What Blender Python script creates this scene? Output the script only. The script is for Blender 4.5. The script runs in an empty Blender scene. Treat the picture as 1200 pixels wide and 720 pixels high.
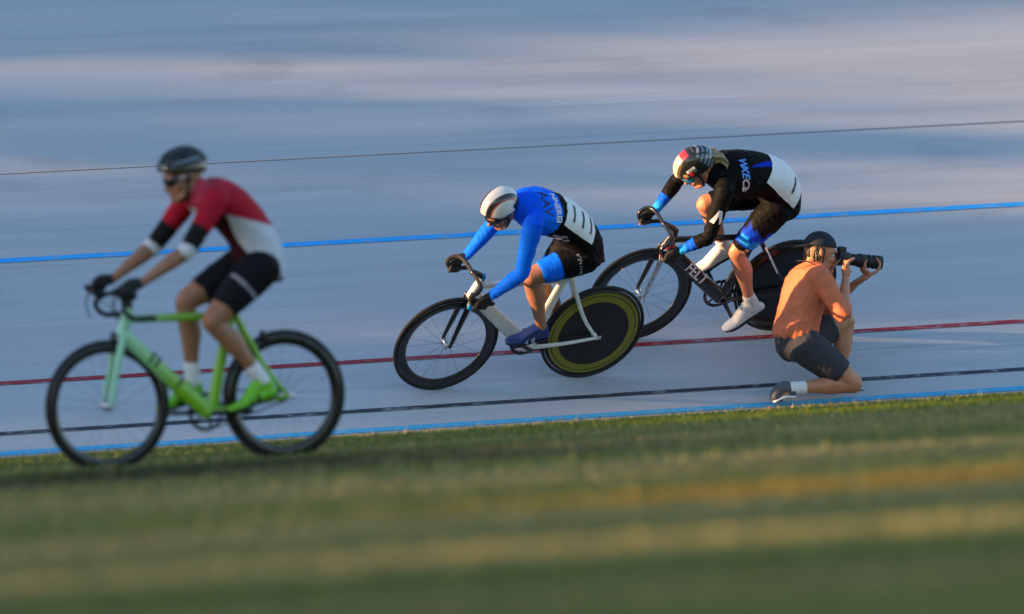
import bpy, bmesh, math, random
import numpy as np
from mathutils import Vector, Matrix
from mathutils.bvhtree import BVHTree
R = math.radians
scn = bpy.context.scene
COL = scn.collection
# ------------------------------------------------------------------ camera, sky, sun, exposure
CAM_H = 0.93
cam = bpy.data.cameras.new('camera')
cam.sensor_width = 36.0
cam.lens = 11000.0 / 1200.0 * 36.0
cam.clip_end = 4000.0
cam.dof.use_dof = True
cam.dof.focus_distance = 57.0
cam.dof.aperture_fstop = 1.6
camo = bpy.data.objects.new('camera', cam); COL.objects.link(camo)
_rho = math.atan(.0572); _pit = -math.atan(48 / 11000 * math.cos(_rho))
_fw = Vector((0, math.cos(_pit), math.sin(_pit))); _u0 = Vector((0, -math.sin(_pit), math.cos(_pit)))
_r = math.cos(_rho) * Vector((1, 0, 0)) - math.sin(_rho) * _u0
_u = math.sin(_rho) * Vector((1, 0, 0)) + math.cos(_rho) * _u0
camo.matrix_world = Matrix(((_r.x, _u.x, -_fw.x, 0), (_r.y, _u.y, -_fw.y, 0), (_r.z, _u.z, -_fw.z, CAM_H), (0, 0, 0, 1)))
scn.camera = camo

SUN_EL, SUN_AZ = R(11.0), R(18.0)          # height of the sun; swing from the picture's left towards the camera
SD = Vector((-math.cos(SUN_EL) * math.cos(SUN_AZ), -math.cos(SUN_EL) * math.sin(SUN_AZ), math.sin(SUN_EL)))
world = bpy.data.worlds.new('World'); scn.world = world; world.use_nodes = True
wn = world.node_tree; bg = wn.nodes['Background']
sky = wn.nodes.new('ShaderNodeTexSky'); sky.sky_type = 'NISHITA'; sky.sun_disc = False
sky.sun_elevation = SUN_EL; sky.sun_rotation = math.atan2(SD.x, SD.y) % (2 * math.pi)
sky.dust_density = 0.5; sky.ozone_density = 2.0
wn.links.new(sky.outputs[0], bg.inputs[0]); bg.inputs[1].default_value = 0.115
sl = bpy.data.lights.new('sun', 'SUN'); sl.energy = 5.0; sl.angle = R(0.4); sl.color = (1.0, 0.58, 0.27)
so = bpy.data.objects.new('sun', sl); COL.objects.link(so)
so.rotation_euler = SD.to_track_quat('Z', 'Y').to_euler()
scn.view_settings.view_transform = 'Standard'; scn.view_settings.look = 'None'
scn.view_settings.gamma = 1.0; scn.view_settings.exposure = 1.62

# ------------------------------------------------------------------ helpers
def rgb(r, g, b):
    f = lambda c: c / 12.92 if c <= .04045 else ((c + .055) / 1.055) ** 2.4
    return (f(r / 255), f(g / 255), f(b / 255), 1)

def mat(name, col, rough=.5, metal=0., bump=0., scale=40., var=.12, coat=0., sheen=0., attr=False, spec=.5):
    m = bpy.data.materials.new(name); m.use_nodes = True
    nt = m.node_tree; p = nt.nodes['Principled BSDF']; L = nt.links.new
    tc = nt.nodes.new('ShaderNodeTexCoord')
    n = nt.nodes.new('ShaderNodeTexNoise'); n.inputs['Scale'].default_value = scale; n.inputs['Detail'].default_value = 5
    L(tc.outputs['Object'], n.inputs['Vector'])
    mr = nt.nodes.new('ShaderNodeMapRange'); mr.inputs[1].default_value = .3; mr.inputs[2].default_value = .7
    mr.inputs[3].default_value = 1 - var; mr.inputs[4].default_value = 1 + var
    L(n.outputs[0], mr.inputs[0])
    mx = nt.nodes.new('ShaderNodeMix'); mx.data_type = 'RGBA'; mx.blend_type = 'MULTIPLY'; mx.inputs[0].default_value = 1
    if attr:
        a = nt.nodes.new('ShaderNodeAttribute'); a.attribute_name = 'Col'; L(a.outputs['Color'], mx.inputs[6])
    else:
        mx.inputs[6].default_value = (*col[:3], 1)
    L(mr.outputs[0], mx.inputs[7]); L(mx.outputs[2], p.inputs['Base Color'])
    mr2 = nt.nodes.new('ShaderNodeMapRange'); mr2.inputs[1].default_value = .3; mr2.inputs[2].default_value = .7
    mr2.inputs[3].default_value = max(.03, rough - .08); mr2.inputs[4].default_value = min(1, rough + .08)
    L(n.outputs[0], mr2.inputs[0]); L(mr2.outputs[0], p.inputs['Roughness'])
    p.inputs['Metallic'].default_value = metal; p.inputs['Coat Weight'].default_value = coat
    p.inputs['Sheen Weight'].default_value = sheen; p.inputs['Specular IOR Level'].default_value = spec
    if bump:
        b = nt.nodes.new('ShaderNodeBump'); b.inputs['Strength'].default_value = bump; b.inputs['Distance'].default_value = .01
        L(n.outputs[0], b.inputs['Height']); L(b.outputs[0], p.inputs['Normal'])
    return m

def V(*a): return Vector(a)

class MB:
    """collects rings, boxes and blobs; build() links them as ONE mesh object"""
    def __init__(s): s.v = []; s.f = []
    def limb(s, pts, rad, seg=14, side=(0, 1, 0), sub=4, cap=True):
        """lofted tube through pts (Catmull-Rom); rad: r or (across side, other)"""
        P = [Vector(p) for p in pts]; RR = [(q, q) if isinstance(q, (int, float)) else q for q in rad]
        C, A = [], []
        n = len(P)
        for i in range(n - 1):
            p0, p1, p2, p3 = P[max(i - 1, 0)], P[i], P[i + 1], P[min(i + 2, n - 1)]
            q0, q1, q2, q3 = RR[max(i - 1, 0)], RR[i], RR[i + 1], RR[min(i + 2, n - 1)]
            k = sub
            for j in range(k):
                t = j / k
                w = (-.5 * t + t * t - .5 * t ** 3, 1 - 2.5 * t * t + 1.5 * t ** 3, .5 * t + 2 * t * t - 1.5 * t ** 3, -.5 * t * t + .5 * t ** 3)
                C.append(p0 * w[0] + p1 * w[1] + p2 * w[2] + p3 * w[3])
                A.append(tuple(max(1e-4, q0[e] * w[0] + q1[e] * w[1] + q2[e] * w[2] + q3[e] * w[3]) for e in (0, 1)))
        C.append(P[-1]); A.append(RR[-1])
        m = len(C)
        T = [(C[min(i + 1, m - 1)] - C[max(i - 1, 0)]).normalized() for i in range(m)]
        rings = []
        S0 = Vector(side)
        if cap:   # rounded ends
            def dome(c, t, a, sgn):
                out = []
                for fr in (.95, .7, .35):
                    out.append((c + t * sgn * math.sqrt(1 - fr * fr) * min(a) * .8, (a[0] * fr, a[1] * fr)))
                return out
            d0 = dome(C[0], T[0], A[0], -1)[::-1]; d1 = dome(C[-1], T[-1], A[-1], 1)
            C = [c for c, _ in d0] + C + [c for c, _ in d1]; A = [a for _, a in d0] + A + [a for _, a in d1]
            T = [T[0]] * 3 + T + [T[-1]] * 3
        base = len(s.v)
        pb = None
        for c, a, t in zip(C, A, T):
            b = S0 - t * S0.dot(t)
            if b.length < .15:
                b = pb if pb is not None else t.orthogonal()
                b = b - t * b.dot(t)
            b.normalize(); pb = b
            o = t.cross(b)
            for k in range(seg):
                an = 2 * math.pi * k / seg
                s.v.append(c + b * (a[0] * math.cos(an)) + o * (a[1] * math.sin(an)))
        m = len(C)
        for i in range(m - 1):
            for k in range(seg):
                k2 = (k + 1) % seg
                s.f.append((base + i * seg + k, base + i * seg + k2, base + (i + 1) * seg + k2, base + (i + 1) * seg + k))
        s.f.append(tuple(base + k for k in range(seg))[::-1]); s.f.append(tuple(base + (m - 1) * seg + k for k in range(seg)))
        return s
    def ell(s, c, r, X=(1, 0, 0), Y=(0, 1, 0), Zx=(0, 0, 1), nu=24, nv=14, keep=None):
        c, X, Y, Zx = Vector(c), Vector(X), Vector(Y), Vector(Zx)
        base = len(s.v); idx = {}
        for j in range(nv + 1):
            th = math.pi * j / nv
            for i in range(nu):
                ph = 2 * math.pi * i / nu
                l = (math.sin(th) * math.cos(ph), math.sin(th) * math.sin(ph), math.cos(th))
                s.v.append(c + X * (l[0] * r[0]) + Y * (l[1] * r[1]) + Zx * (l[2] * r[2])); idx[(j, i)] = l
        for j in range(nv):
            for i in range(nu):
                i2 = (i + 1) % nu
                if keep:
                    l = [idx[(j, i)], idx[(j, i2)], idx[(j + 1, i)], idx[(j + 1, i2)]]
                    if not keep(*[sum(q[e] for q in l) / 4 for e in range(3)]): continue
                q = [base + j * nu + i, base + (j + 1) * nu + i, base + (j + 1) * nu + i2, base + j * nu + i2]
                s.f.append(tuple(q))
        return s
    def box(s, c, sz, X=(1, 0, 0), Y=(0, 1, 0), Zx=(0, 0, 1), ch=.15):
        """box with chamfered edges (a rounded block)"""
        c, X, Y, Zx = Vector(c), Vector(X), Vector(Y), Vector(Zx)
        h = [q / 2 for q in sz]; e = min(h) * ch; base = len(s.v)
        bm = bmesh.new(); bmesh.ops.create_cube(bm, size=1)
        for v in bm.verts: v.co = Vector([v.co[i] * sz[i] for i in range(3)])
        bmesh.ops.bevel(bm, geom=list(bm.edges), offset=e, segments=1, affect='EDGES')
        bm.verts.index_update()
        for v in bm.verts: s.v.append(c + X * v.co.x + Y * v.co.y + Zx * v.co.z)
        for f in bm.faces: s.f.append(tuple(base + v.index for v in f.verts))
        bm.free(); return s
    def lathe(s, prof, c=(0, 0, 0), X=(1, 0, 0), Y=(0, 1, 0), Zx=(0, 0, 1), seg=48, closed=False):
        """prof: (radius, offset along Y) turned about axis Y through c"""
        c, X, Y, Zx = Vector(c), Vector(X), Vector(Y), Vector(Zx)
        base = len(s.v); n = len(prof)
        for k in range(seg):
            a = 2 * math.pi * k / seg; d = X * math.cos(a) + Zx * math.sin(a)
            for r, y in prof: s.v.append(c + d * r + Y * y)
        for k in range(seg):
            k2 = (k + 1) % seg
            for i in range(n if closed else n - 1):
                i2 = (i + 1) % n
                s.f.append((base + k * n + i, base + k * n + i2, base + k2 * n + i2, base + k2 * n + i))
        return s
    def mesh(s, name, smooth=True):
        me = bpy.data.meshes.new(name); me.from_pydata([tuple(v) for v in s.v], [], s.f)
        bm = bmesh.new(); bm.from_mesh(me)
        bmesh.ops.remove_doubles(bm, verts=bm.verts, dist=1e-5)
        bmesh.ops.recalc_face_normals(bm, faces=bm.faces); bm.to_mesh(me); bm.free()
        if smooth:
            me.polygons.foreach_set('use_smooth', [True] * len(me.polygons))
        me.update(); return me
    def build(s, name, m, parent=None, smooth=True, **k):
        return obj(name, s.mesh(name, smooth), m, parent, **k)

def obj(name, me, m=None, parent=None, label=None, kind=None):
    o = bpy.data.objects.new(name, me); COL.objects.link(o)
    if m is not None and not me.materials: me.materials.append(m)
    if parent: o.parent = parent
    if label: o['label'] = label
    if kind: o['kind'] = kind
    return o
def tag(o, label, cat, group=None):
    o['label'] = label; o['category'] = cat
    if group: o['group'] = group
    return o
def empty(name, label=None, cat=None, group=None, mw=None):
    o = bpy.data.objects.new(name, None); COL.objects.link(o); o.empty_display_size = .1
    if label: tag(o, label, cat, group)
    if mw is not None: o.matrix_world = mw
    return o
def fuse(mb, name, voxel=.006, smooth=4, fac=.5):
    """one continuous skin over all the closed pieces in mb"""
    me = mb.mesh('tmp'); o = bpy.data.objects.new('tmp', me); COL.objects.link(o)
    r = o.modifiers.new('r', 'REMESH'); r.mode = 'VOXEL'; r.voxel_size = voxel
    if smooth:
        q = o.modifiers.new('s', 'SMOOTH'); q.factor = fac; q.iterations = smooth
    dg = bpy.context.evaluated_depsgraph_get()
    out = bpy.data.meshes.new_from_object(o.evaluated_get(dg)); out.name = name
    bpy.data.objects.remove(o); bpy.data.meshes.remove(me)
    out.polygons.foreach_set('use_smooth', [True] * len(out.polygons))
    return out
def coords(me):
    a = np.empty(len(me.vertices) * 3, np.float32); me.vertices.foreach_get('co', a); return a.reshape(-1, 3)
def paint(me, col):
    """per-vertex dye colours of a printed cloth or shell; col: N x 3 linear"""
    at = me.color_attributes.new('Col', 'FLOAT_COLOR', 'POINT')
    c = np.ones((len(me.vertices), 4), np.float32); c[:, :3] = col; at.data.foreach_set('color', c.ravel())

# ------------------------------------------------------------------ track frame
PSI, TH = R(23.2), R(27.0)
O0 = V(-0.03924333, 55.9900264, 0)
U = V(-math.cos(PSI), -math.sin(PSI), 0); W = V(-math.sin(PSI), math.cos(PSI), 0); Z = V(0, 0, 1)
S = W * math.cos(TH) + Z * math.sin(TH); N = -W * math.sin(TH) + Z * math.cos(TH)
def basis(p, X, Y, Zx): return Matrix(((X.x, Y.x, Zx.x, p.x), (X.y, Y.y, Zx.y, p.y), (X.z, Y.z, Zx.z, p.z), (0, 0, 0, 1)))
M_TRACK = basis(O0, U, S, N)      # local x along the track (riding direction), y up the bank, z off the surface
M_GROUND = basis(O0, U, W, Z)

# ------------------------------------------------------------------ materials of the place
def concrete(name):
    m = bpy.data.materials.new(name); m.use_nodes = True; nt = m.node_tree; p = nt.nodes['Principled BSDF']; L = nt.links.new
    tc = nt.nodes.new('ShaderNodeTexCoord')
    def noise(sc, det, st=(1, 1, 1)):
        mp = nt.nodes.new('ShaderNodeMapping'); mp.inputs['Scale'].default_value = st; L(tc.outputs['Object'], mp.inputs[0])
        n = nt.nodes.new('ShaderNodeTexNoise'); n.inputs['Scale'].default_value = sc; n.inputs['Detail'].default_value = det
        L(mp.outputs[0], n.inputs[0]); return n
    a = noise(1.0, 6, (.25, 1.6, 1)); b = noise(30, 6); c = noise(2.2, 5, (.08, 3.5, 1))
    def rng(n, lo, hi, a0=.3, a1=.7):
        q = nt.nodes.new('ShaderNodeMapRange'); q.inputs[1].default_value = a0; q.inputs[2].default_value = a1
        q.inputs[3].default_value = lo; q.inputs[4].default_value = hi; L(n.outputs[0], q.inputs[0]); return q
    def mul(x, y):
        q = nt.nodes.new('ShaderNodeMath'); q.operation = 'MULTIPLY'; L(x.outputs[0], q.inputs[0]); L(y.outputs[0], q.inputs[1]); return q
    d = noise(6, 8, (.03, 5.0, 1)); e = noise(1.7, 9, (.5, 1, 1)); g_ = noise(110, 3)
    k = mul(mul(mul(rng(a, .93, 1.06), rng(b, .96, 1.035)), rng(c, .94, 1.05)), mul(mul(rng(d, .86, 1.0, .30, .42), rng(e, .88, 1.0, .30, .40)), rng(g_, .965, 1.025)))
    mx = nt.nodes.new('ShaderNodeMix'); mx.data_type = 'RGBA'; mx.blend_type = 'MULTIPLY'; mx.inputs[0].default_value = 1
    mx.inputs[6].default_value = (.425, .455, .495, 1); L(k.outputs[0], mx.inputs[7]); L(mx.outputs[2], p.inputs['Base Color'])
    p.inputs['Roughness'].default_value = .8; p.inputs['Specular IOR Level'].default_value = .3
    bp = nt.nodes.new('ShaderNodeBump'); bp.inputs['Strength'].default_value = .05; bp.inputs['Distance'].default_value = .004
    L(b.outputs[0], bp.inputs['Height']); L(bp.outputs[0], p.inputs['Normal'])
    return m
M_CONC = concrete('pale_concrete')
def line_mat(name, col):
    m = mat(name, col, .6, bump=.1, scale=25, var=.12); nt = m.node_tree; L = nt.links.new; p = nt.nodes['Principled BSDF']
    src = p.inputs['Base Color'].links[0].from_socket
    tc = nt.nodes.new('ShaderNodeTexCoord'); mp = nt.nodes.new('ShaderNodeMapping'); mp.inputs['Scale'].default_value = (.35, 1, 1); L(tc.outputs['Object'], mp.inputs[0])
    n = nt.nodes.new('ShaderNodeTexNoise'); n.inputs['Scale'].default_value = 22; n.inputs['Detail'].default_value = 8; n.inputs['Roughness'].default_value = .7; L(mp.outputs[0], n.inputs[0])
    r = nt.nodes.new('ShaderNodeMapRange'); r.inputs[1].default_value = .53; r.inputs[2].default_value = .66; r.inputs[3].default_value = 0; r.inputs[4].default_value = .75; L(n.outputs[0], r.inputs[0])
    mx = nt.nodes.new('ShaderNodeMix'); mx.data_type = 'RGBA'; L(r.outputs[0], mx.inputs[0]); L(src, mx.inputs[6]); mx.inputs[7].default_value = (.40, .42, .44, 1); L(mx.outputs[2], p.inputs['Base Color'])
    return m
M_BLUE = line_mat('blue_line_paint', rgb(20, 165, 245)); M_RED = line_mat('red_line_paint', rgb(150, 22, 42))
M_BLACK = line_mat('black_line_paint', rgb(40, 46, 60)); M_CYAN = line_mat('cyan_line_paint', rgb(60, 165, 215))
M_JOINT = mat('joint_filler', (.035, .038, .045), .95)

# ------------------------------------------------------------------ track: two slab rows with a recessed joint, painted lines
def sheet(y0, y1, z0, x0=-45, x1=45, nx=60, ny=3, thick=.0):
    mb = MB()
    for j in range(ny + 1):
        for i in range(nx + 1): mb.v.append(V(x0 + (x1 - x0) * i / nx, y0 + (y1 - y0) * j / ny, z0))
    for j in range(ny):
        for i in range(nx):
            a = j * (nx + 1) + i; mb.f.append((a, a + 1, a + nx + 2, a + nx + 1))
    if thick:   # side walls down
        b = len(mb.v)
        for y in (y0, y1):
            for x in (x0, x1):
                mb.v.append(V(x, y, z0)); mb.v.append(V(x, y, z0 - thick))
        for p, q in ((0, 2), (2, 6), (6, 4), (4, 0)): mb.f.append((b + p, b + q, b + q + 1, b + p + 1))
    return mb
track = sheet(-.10, 9.4, -.05, x1=34).build('track', M_JOINT, kind='structure'); track.matrix_world = M_TRACK
for y0, y1 in ((-.09, 3.693), (3.713, 9.3)):
    sheet(y0, y1, 0, x1=34, thick=.045).build('concrete_slab', M_CONC, track)
sheet(3.6935, 3.7125, -.004, x1=34).build('joint_filler', M_JOINT, track)
def pline(name, y, w, m, label):
    o = sheet(y - w / 2, y + w / 2, .004, x1=34, ny=1).build(name, m, track, label=label)
pline('painted_line', 2.504, .058, M_BLUE, 'bright blue line high on the bank')
pline('painted_line', .895, .048, M_RED, 'dark red line between the two wheels tracks')
pline('painted_line', .260, .042, M_BLACK, 'black line low on the bank')
pline('painted_line', .012, .052, M_CYAN, 'thin cyan line along the grass edge')

# ------------------------------------------------------------------ infield ground and grass
def grass_color_nodes(nt, L, vec):
    """dry and lush streaks that run along the track; returns a colour socket. vec: ground x (along), y (towards the bank)"""
    def noise(sc, st, det=4, off=0):
        mp = nt.nodes.new('ShaderNodeMapping'); mp.inputs['Scale'].default_value = st; mp.inputs['Location'].default_value = (off, off * .7, 0)
        L(vec, mp.inputs[0])
        n = nt.nodes.new('ShaderNodeTexNoise'); n.inputs['Scale'].default_value = sc; n.inputs['Detail'].default_value = det
        L(mp.outputs[0], n.inputs[0]); return n.outputs[0]
    def rng(s, lo, hi, a0=.35, a1=.65):
        q = nt.nodes.new('ShaderNodeMapRange'); q.interpolation_type = 'SMOOTHSTEP'
        q.inputs[1].default_value = a0; q.inputs[2].default_value = a1; q.inputs[3].default_value = lo; q.inputs[4].default_value = hi
        L(s, q.inputs[0]); return q.outputs[0]
    def mix(f, a, b):
        q = nt.nodes.new('ShaderNodeMix'); q.data_type = 'RGBA'
        L(f, q.inputs[0])
        for s, i in ((a, 6), (b, 7)):
            if isinstance(s, tuple): q.inputs[i].default_value = s
            else: L(s, q.inputs[i])
        return q.outputs[2]
    def op(o, a, b):
        q = nt.nodes.new('ShaderNodeMath'); q.operation = o; q.use_clamp = o == 'MULTIPLY'
        for s, i in ((a, 0), (b, 1)):
            if isinstance(s, (int, float)): q.inputs[i].default_value = s
            else: L(s, q.inputs[i])
        return q.outputs[0]
    sx = nt.nodes.new('ShaderNodeSeparateXYZ'); L(vec, sx.inputs[0])
    X, Y = sx.outputs[0], sx.outputs[1]
    c = mix(rng(noise(.45, (.09, 1, 1)), 0, 1, .42, .58), GRASS_A, GRASS_B)
    c = mix(rng(noise(.55, (.08, 1, 1), 4, 7.3), 0, .85, .50, .62), c, GRASS_DRY)
    c = mix(rng(noise(.6, (.08, 1, 1), 4, 21), 0, .8, .50, .62), c, GRASS_DARK)
    wob = op('MULTIPLY_ADD', noise(.5, (.5, .2, 1), 3, 3), 1.0)
    c = mix(rng(noise(.21, (.16, 1, 1), 3, 40), 0, .75, .48, .60), c, (.33, .28, .14, 1))
    c = mix(rng(noise(.24, (.14, 1, 1), 3, 63), 0, .75, .50, .62), c, (.095, .150, .028, 1))
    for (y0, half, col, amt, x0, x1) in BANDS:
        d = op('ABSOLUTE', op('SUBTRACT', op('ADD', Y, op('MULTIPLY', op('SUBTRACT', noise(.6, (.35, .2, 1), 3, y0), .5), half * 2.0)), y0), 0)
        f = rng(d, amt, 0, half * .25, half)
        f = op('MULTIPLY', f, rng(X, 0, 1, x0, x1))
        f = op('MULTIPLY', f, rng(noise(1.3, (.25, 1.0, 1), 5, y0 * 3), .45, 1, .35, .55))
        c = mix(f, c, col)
    return c
GRASS_A = (.150, .185, .040, 1); GRASS_B = (.215, .215, .072, 1); GRASS_DRY = (.30, .255, .12, 1); GRASS_DARK = (.105, .165, .030, 1)
# distance in front of the track edge (metres), half width, colour, strength, fade along the track (from, to)
BANDS = [(-18.7, 1.25, (.62, .31, .025, 1), 1.0, 9.0, 6.6), (-3.9, 1.1, (.42, .36, .02, 1), 1.0, 2.0, .4),
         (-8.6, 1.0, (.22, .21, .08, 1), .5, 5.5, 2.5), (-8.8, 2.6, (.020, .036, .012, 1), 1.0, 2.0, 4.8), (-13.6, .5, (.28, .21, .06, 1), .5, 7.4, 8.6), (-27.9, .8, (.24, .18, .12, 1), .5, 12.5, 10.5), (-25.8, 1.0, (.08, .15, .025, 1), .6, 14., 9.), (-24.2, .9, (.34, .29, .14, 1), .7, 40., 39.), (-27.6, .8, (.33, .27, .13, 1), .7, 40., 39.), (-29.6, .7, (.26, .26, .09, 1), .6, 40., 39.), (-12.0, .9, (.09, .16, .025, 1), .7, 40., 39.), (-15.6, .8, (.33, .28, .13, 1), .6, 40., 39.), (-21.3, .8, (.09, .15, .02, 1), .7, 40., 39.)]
def ground_mat(name, blades):
    m = bpy.data.materials.new(name); m.use_nodes = True; nt = m.node_tree; p = nt.nodes['Principled BSDF']; L = nt.links.new
    tc = nt.nodes.new('ShaderNodeTexCoord')
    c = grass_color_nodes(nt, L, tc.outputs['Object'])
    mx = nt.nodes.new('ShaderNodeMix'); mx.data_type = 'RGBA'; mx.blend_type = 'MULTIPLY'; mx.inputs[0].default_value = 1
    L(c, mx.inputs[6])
    if blades:
        a = nt.nodes.new('ShaderNodeAttribute'); a.attribute_name = 'Col'; L(a.outputs['Color'], mx.inputs[7])
        p.inputs['Roughness'].default_value = .55; p.inputs['Subsurface Weight'].default_value = 0
    else:
        n = nt.nodes.new('ShaderNodeTexNoise'); n.inputs['Scale'].default_value = 35; n.inputs['Detail'].default_value = 6; L(tc.outputs['Object'], n.inputs[0])
        q = nt.nodes.new('ShaderNodeMapRange'); q.inputs[3].default_value = .3; q.inputs[4].default_value = 1.1; L(n.outputs[0], q.inputs[0]); L(q.outputs[0], mx.inputs[7])
        b = nt.nodes.new('ShaderNodeBump'); b.inputs['Strength'].default_value = .8; b.inputs['Distance'].default_value = .05
        L(n.outputs[0], b.inputs['Height']); L(b.outputs[0], p.inputs['Normal']); p.inputs['Roughness'].default_value = .9
    L(mx.outputs[2], p.inputs['Base Color']); p.inputs['Specular IOR Level'].default_value = .25
    return m
def make_ground():
    mb = MB()
    xs = [-900, -300, -100, -45, -20, -8, 0, 8, 20, 34, 45, 100, 300, 900]
    ys = [(-900, -.012), (-300, -.012), (-100, -.012), (-60, -.012), (-40, -.012), (-25, -.012), (-15, -.012), (-8, -.012), (-3, -.014), (-1.5, -.025), (-.092, -.04), (-.085, -.14), (20, -.14), (200, -.14), (900, -.14)]
    for y, z in ys:
        for x in xs: mb.v.append(V(x, y, z))
    n = len(xs)
    for j in range(len(ys) - 1):
        for i in range(n - 1): mb.f.append((j * n + i, j * n + i + 1, (j + 1) * n + i + 1, (j + 1) * n + i))
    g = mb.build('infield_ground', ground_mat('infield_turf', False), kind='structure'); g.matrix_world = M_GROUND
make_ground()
def make_grass():
    rg = np.random.default_rng(5)
    pts = []
    # strips along the depth: width grows with distance (the view wedge plus a margin for a step aside)
    for y0, y1, n in ((-1.2, -.10, 34000), (-4, -1.2, 42000), (-9, -4, 62000), (-16, -9, 66000), (-24, -16, 56000), (-33, -24, 42000)):
        y = rg.uniform(y0, y1, n)                       # ground y; x centre of the view shifts with depth
        d = 56 + y
        xw = rg.uniform(-1, 1, n) * (d * .062 + 1.0)
        # world x -> along-track coordinate at that ground y
        c, s_ = math.cos(PSI), math.sin(PSI)
        # choose world point (X, Y) with Y = 56 + y/c roughly
        Xw = xw; Yw = O0.y + (y + s_ * (Xw - O0.x)) / c
        gx = (Xw - O0.x) * U.x + (Yw - O0.y) * U.y
        pts.append(np.stack([gx, y], 1))
    p = np.concatenate(pts); n = len(p)
    near = np.clip((-p[:, 1] - .10) / 2.5, 0, 1); dz = -.030 * (1 - near)
    h = rg.uniform(.012, .030, n) * (.65 + .7 * near) * (1 + .7 * near * (rg.random(n) < .04)) + dz
    w = rg.uniform(.0025, .005, n) * (1.0 + .5 * near)
    az = rg.uniform(0, 2 * math.pi, n); ln = rg.uniform(.1, .9, n) * h; la = rg.uniform(0, 2 * math.pi, n)
    dx, dy = np.cos(az) * w, np.sin(az) * w
    v = np.empty((n, 5, 3), np.float32)
    bx, by = p[:, 0], p[:, 1]
    lx, ly = np.cos(la) * ln, np.sin(la) * ln
    z0 = -.02
    v[:, 0] = np.stack([bx - dx, by - dy, z0 + dz], 1); v[:, 1] = np.stack([bx + dx, by + dy, z0 + dz], 1)
    v[:, 2] = np.stack([bx + dx * .7 + lx * .35, by + dy * .7 + ly * .35, h * .6 + dz * .4], 1)
    v[:, 3] = np.stack([bx - dx * .7 + lx * .35, by - dy * .7 + ly * .35, h * .6 + dz * .4], 1)
    v[:, 4] = np.stack([bx + lx, by + ly, h], 1)
    me = bpy.data.meshes.new('grass')
    me.vertices.add(n * 5); me.vertices.foreach_set('co', v.ravel())
    b = (np.arange(n) * 5)[:, None]
    loops = (b + np.array([0, 1, 2, 3, 3, 2, 4])[None]).astype(np.int32)
    me.loops.add(n * 7); me.loops.foreach_set('vertex_index', loops.ravel())
    me.polygons.add(n * 2)
    ls = (np.arange(n) * 7)[:, None] + np.array([0, 4])[None]
    me.polygons.foreach_set('loop_start', ls.ravel().astype(np.int32))
    me.update(calc_edges=True); me.validate()
    k = rg.uniform(.65, 1.35, n); c = np.stack([k * rg.uniform(.9, 1.15, n), k, k * rg.uniform(.8, 1.1, n)], 1)
    paint(me, np.repeat(c, 5, 0))
    o = obj('grass', me, ground_mat('grass_blades', True)); o.matrix_world = M_GROUND
    o['kind'] = 'stuff'; tag(o, 'short mown infield grass with dry straw coloured and orange streaks', 'grass')
make_grass()
# ------------------------------------------------------------------ unseen trees added off to the left, shaped to streak the bank with shade
E2 = SD.cross(Z.cross(SD).normalized()); E1 = Z.cross(SD).normalized()
M_LEAF = mat('tree_leaf', (.055, .095, .025), .55, var=.35, scale=3)
M_BARK = mat('tree_bark', (.11, .085, .06), .9, bump=.6, scale=9)
LEAFQ = np.array([(-.5, 0, 0), (0, -.28, .06), (.5, 0, 0), (0, .28, .06)])
def leaf_cloud(pts, size, rg, name, parent):
    n = len(pts); a = rg.normal(size=(n, 3)); a /= np.linalg.norm(a, axis=1)[:, None]; b = rg.normal(size=(n, 3)); b -= a * (a * b).sum(1)[:, None]; b /= np.linalg.norm(b, axis=1)[:, None]; c = np.cross(a, b)
    s = rg.uniform(.7, 1.3, n) * size
    v = pts[:, None] + s[:, None, None] * (LEAFQ[None, :, 0, None] * a[:, None] + LEAFQ[None, :, 1, None] * b[:, None] + LEAFQ[None, :, 2, None] * c[:, None])
    me = bpy.data.meshes.new(name); me.vertices.add(n * 4); me.vertices.foreach_set('co', v.astype(np.float32).ravel())
    me.loops.add(n * 4); me.loops.foreach_set('vertex_index', np.arange(n * 4, dtype=np.int32)); me.polygons.add(n); me.polygons.foreach_set('loop_start', np.arange(n, dtype=np.int32) * 4)
    me.update(calc_edges=True); me.validate()
    return obj(name, me, M_LEAF, parent)
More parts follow.
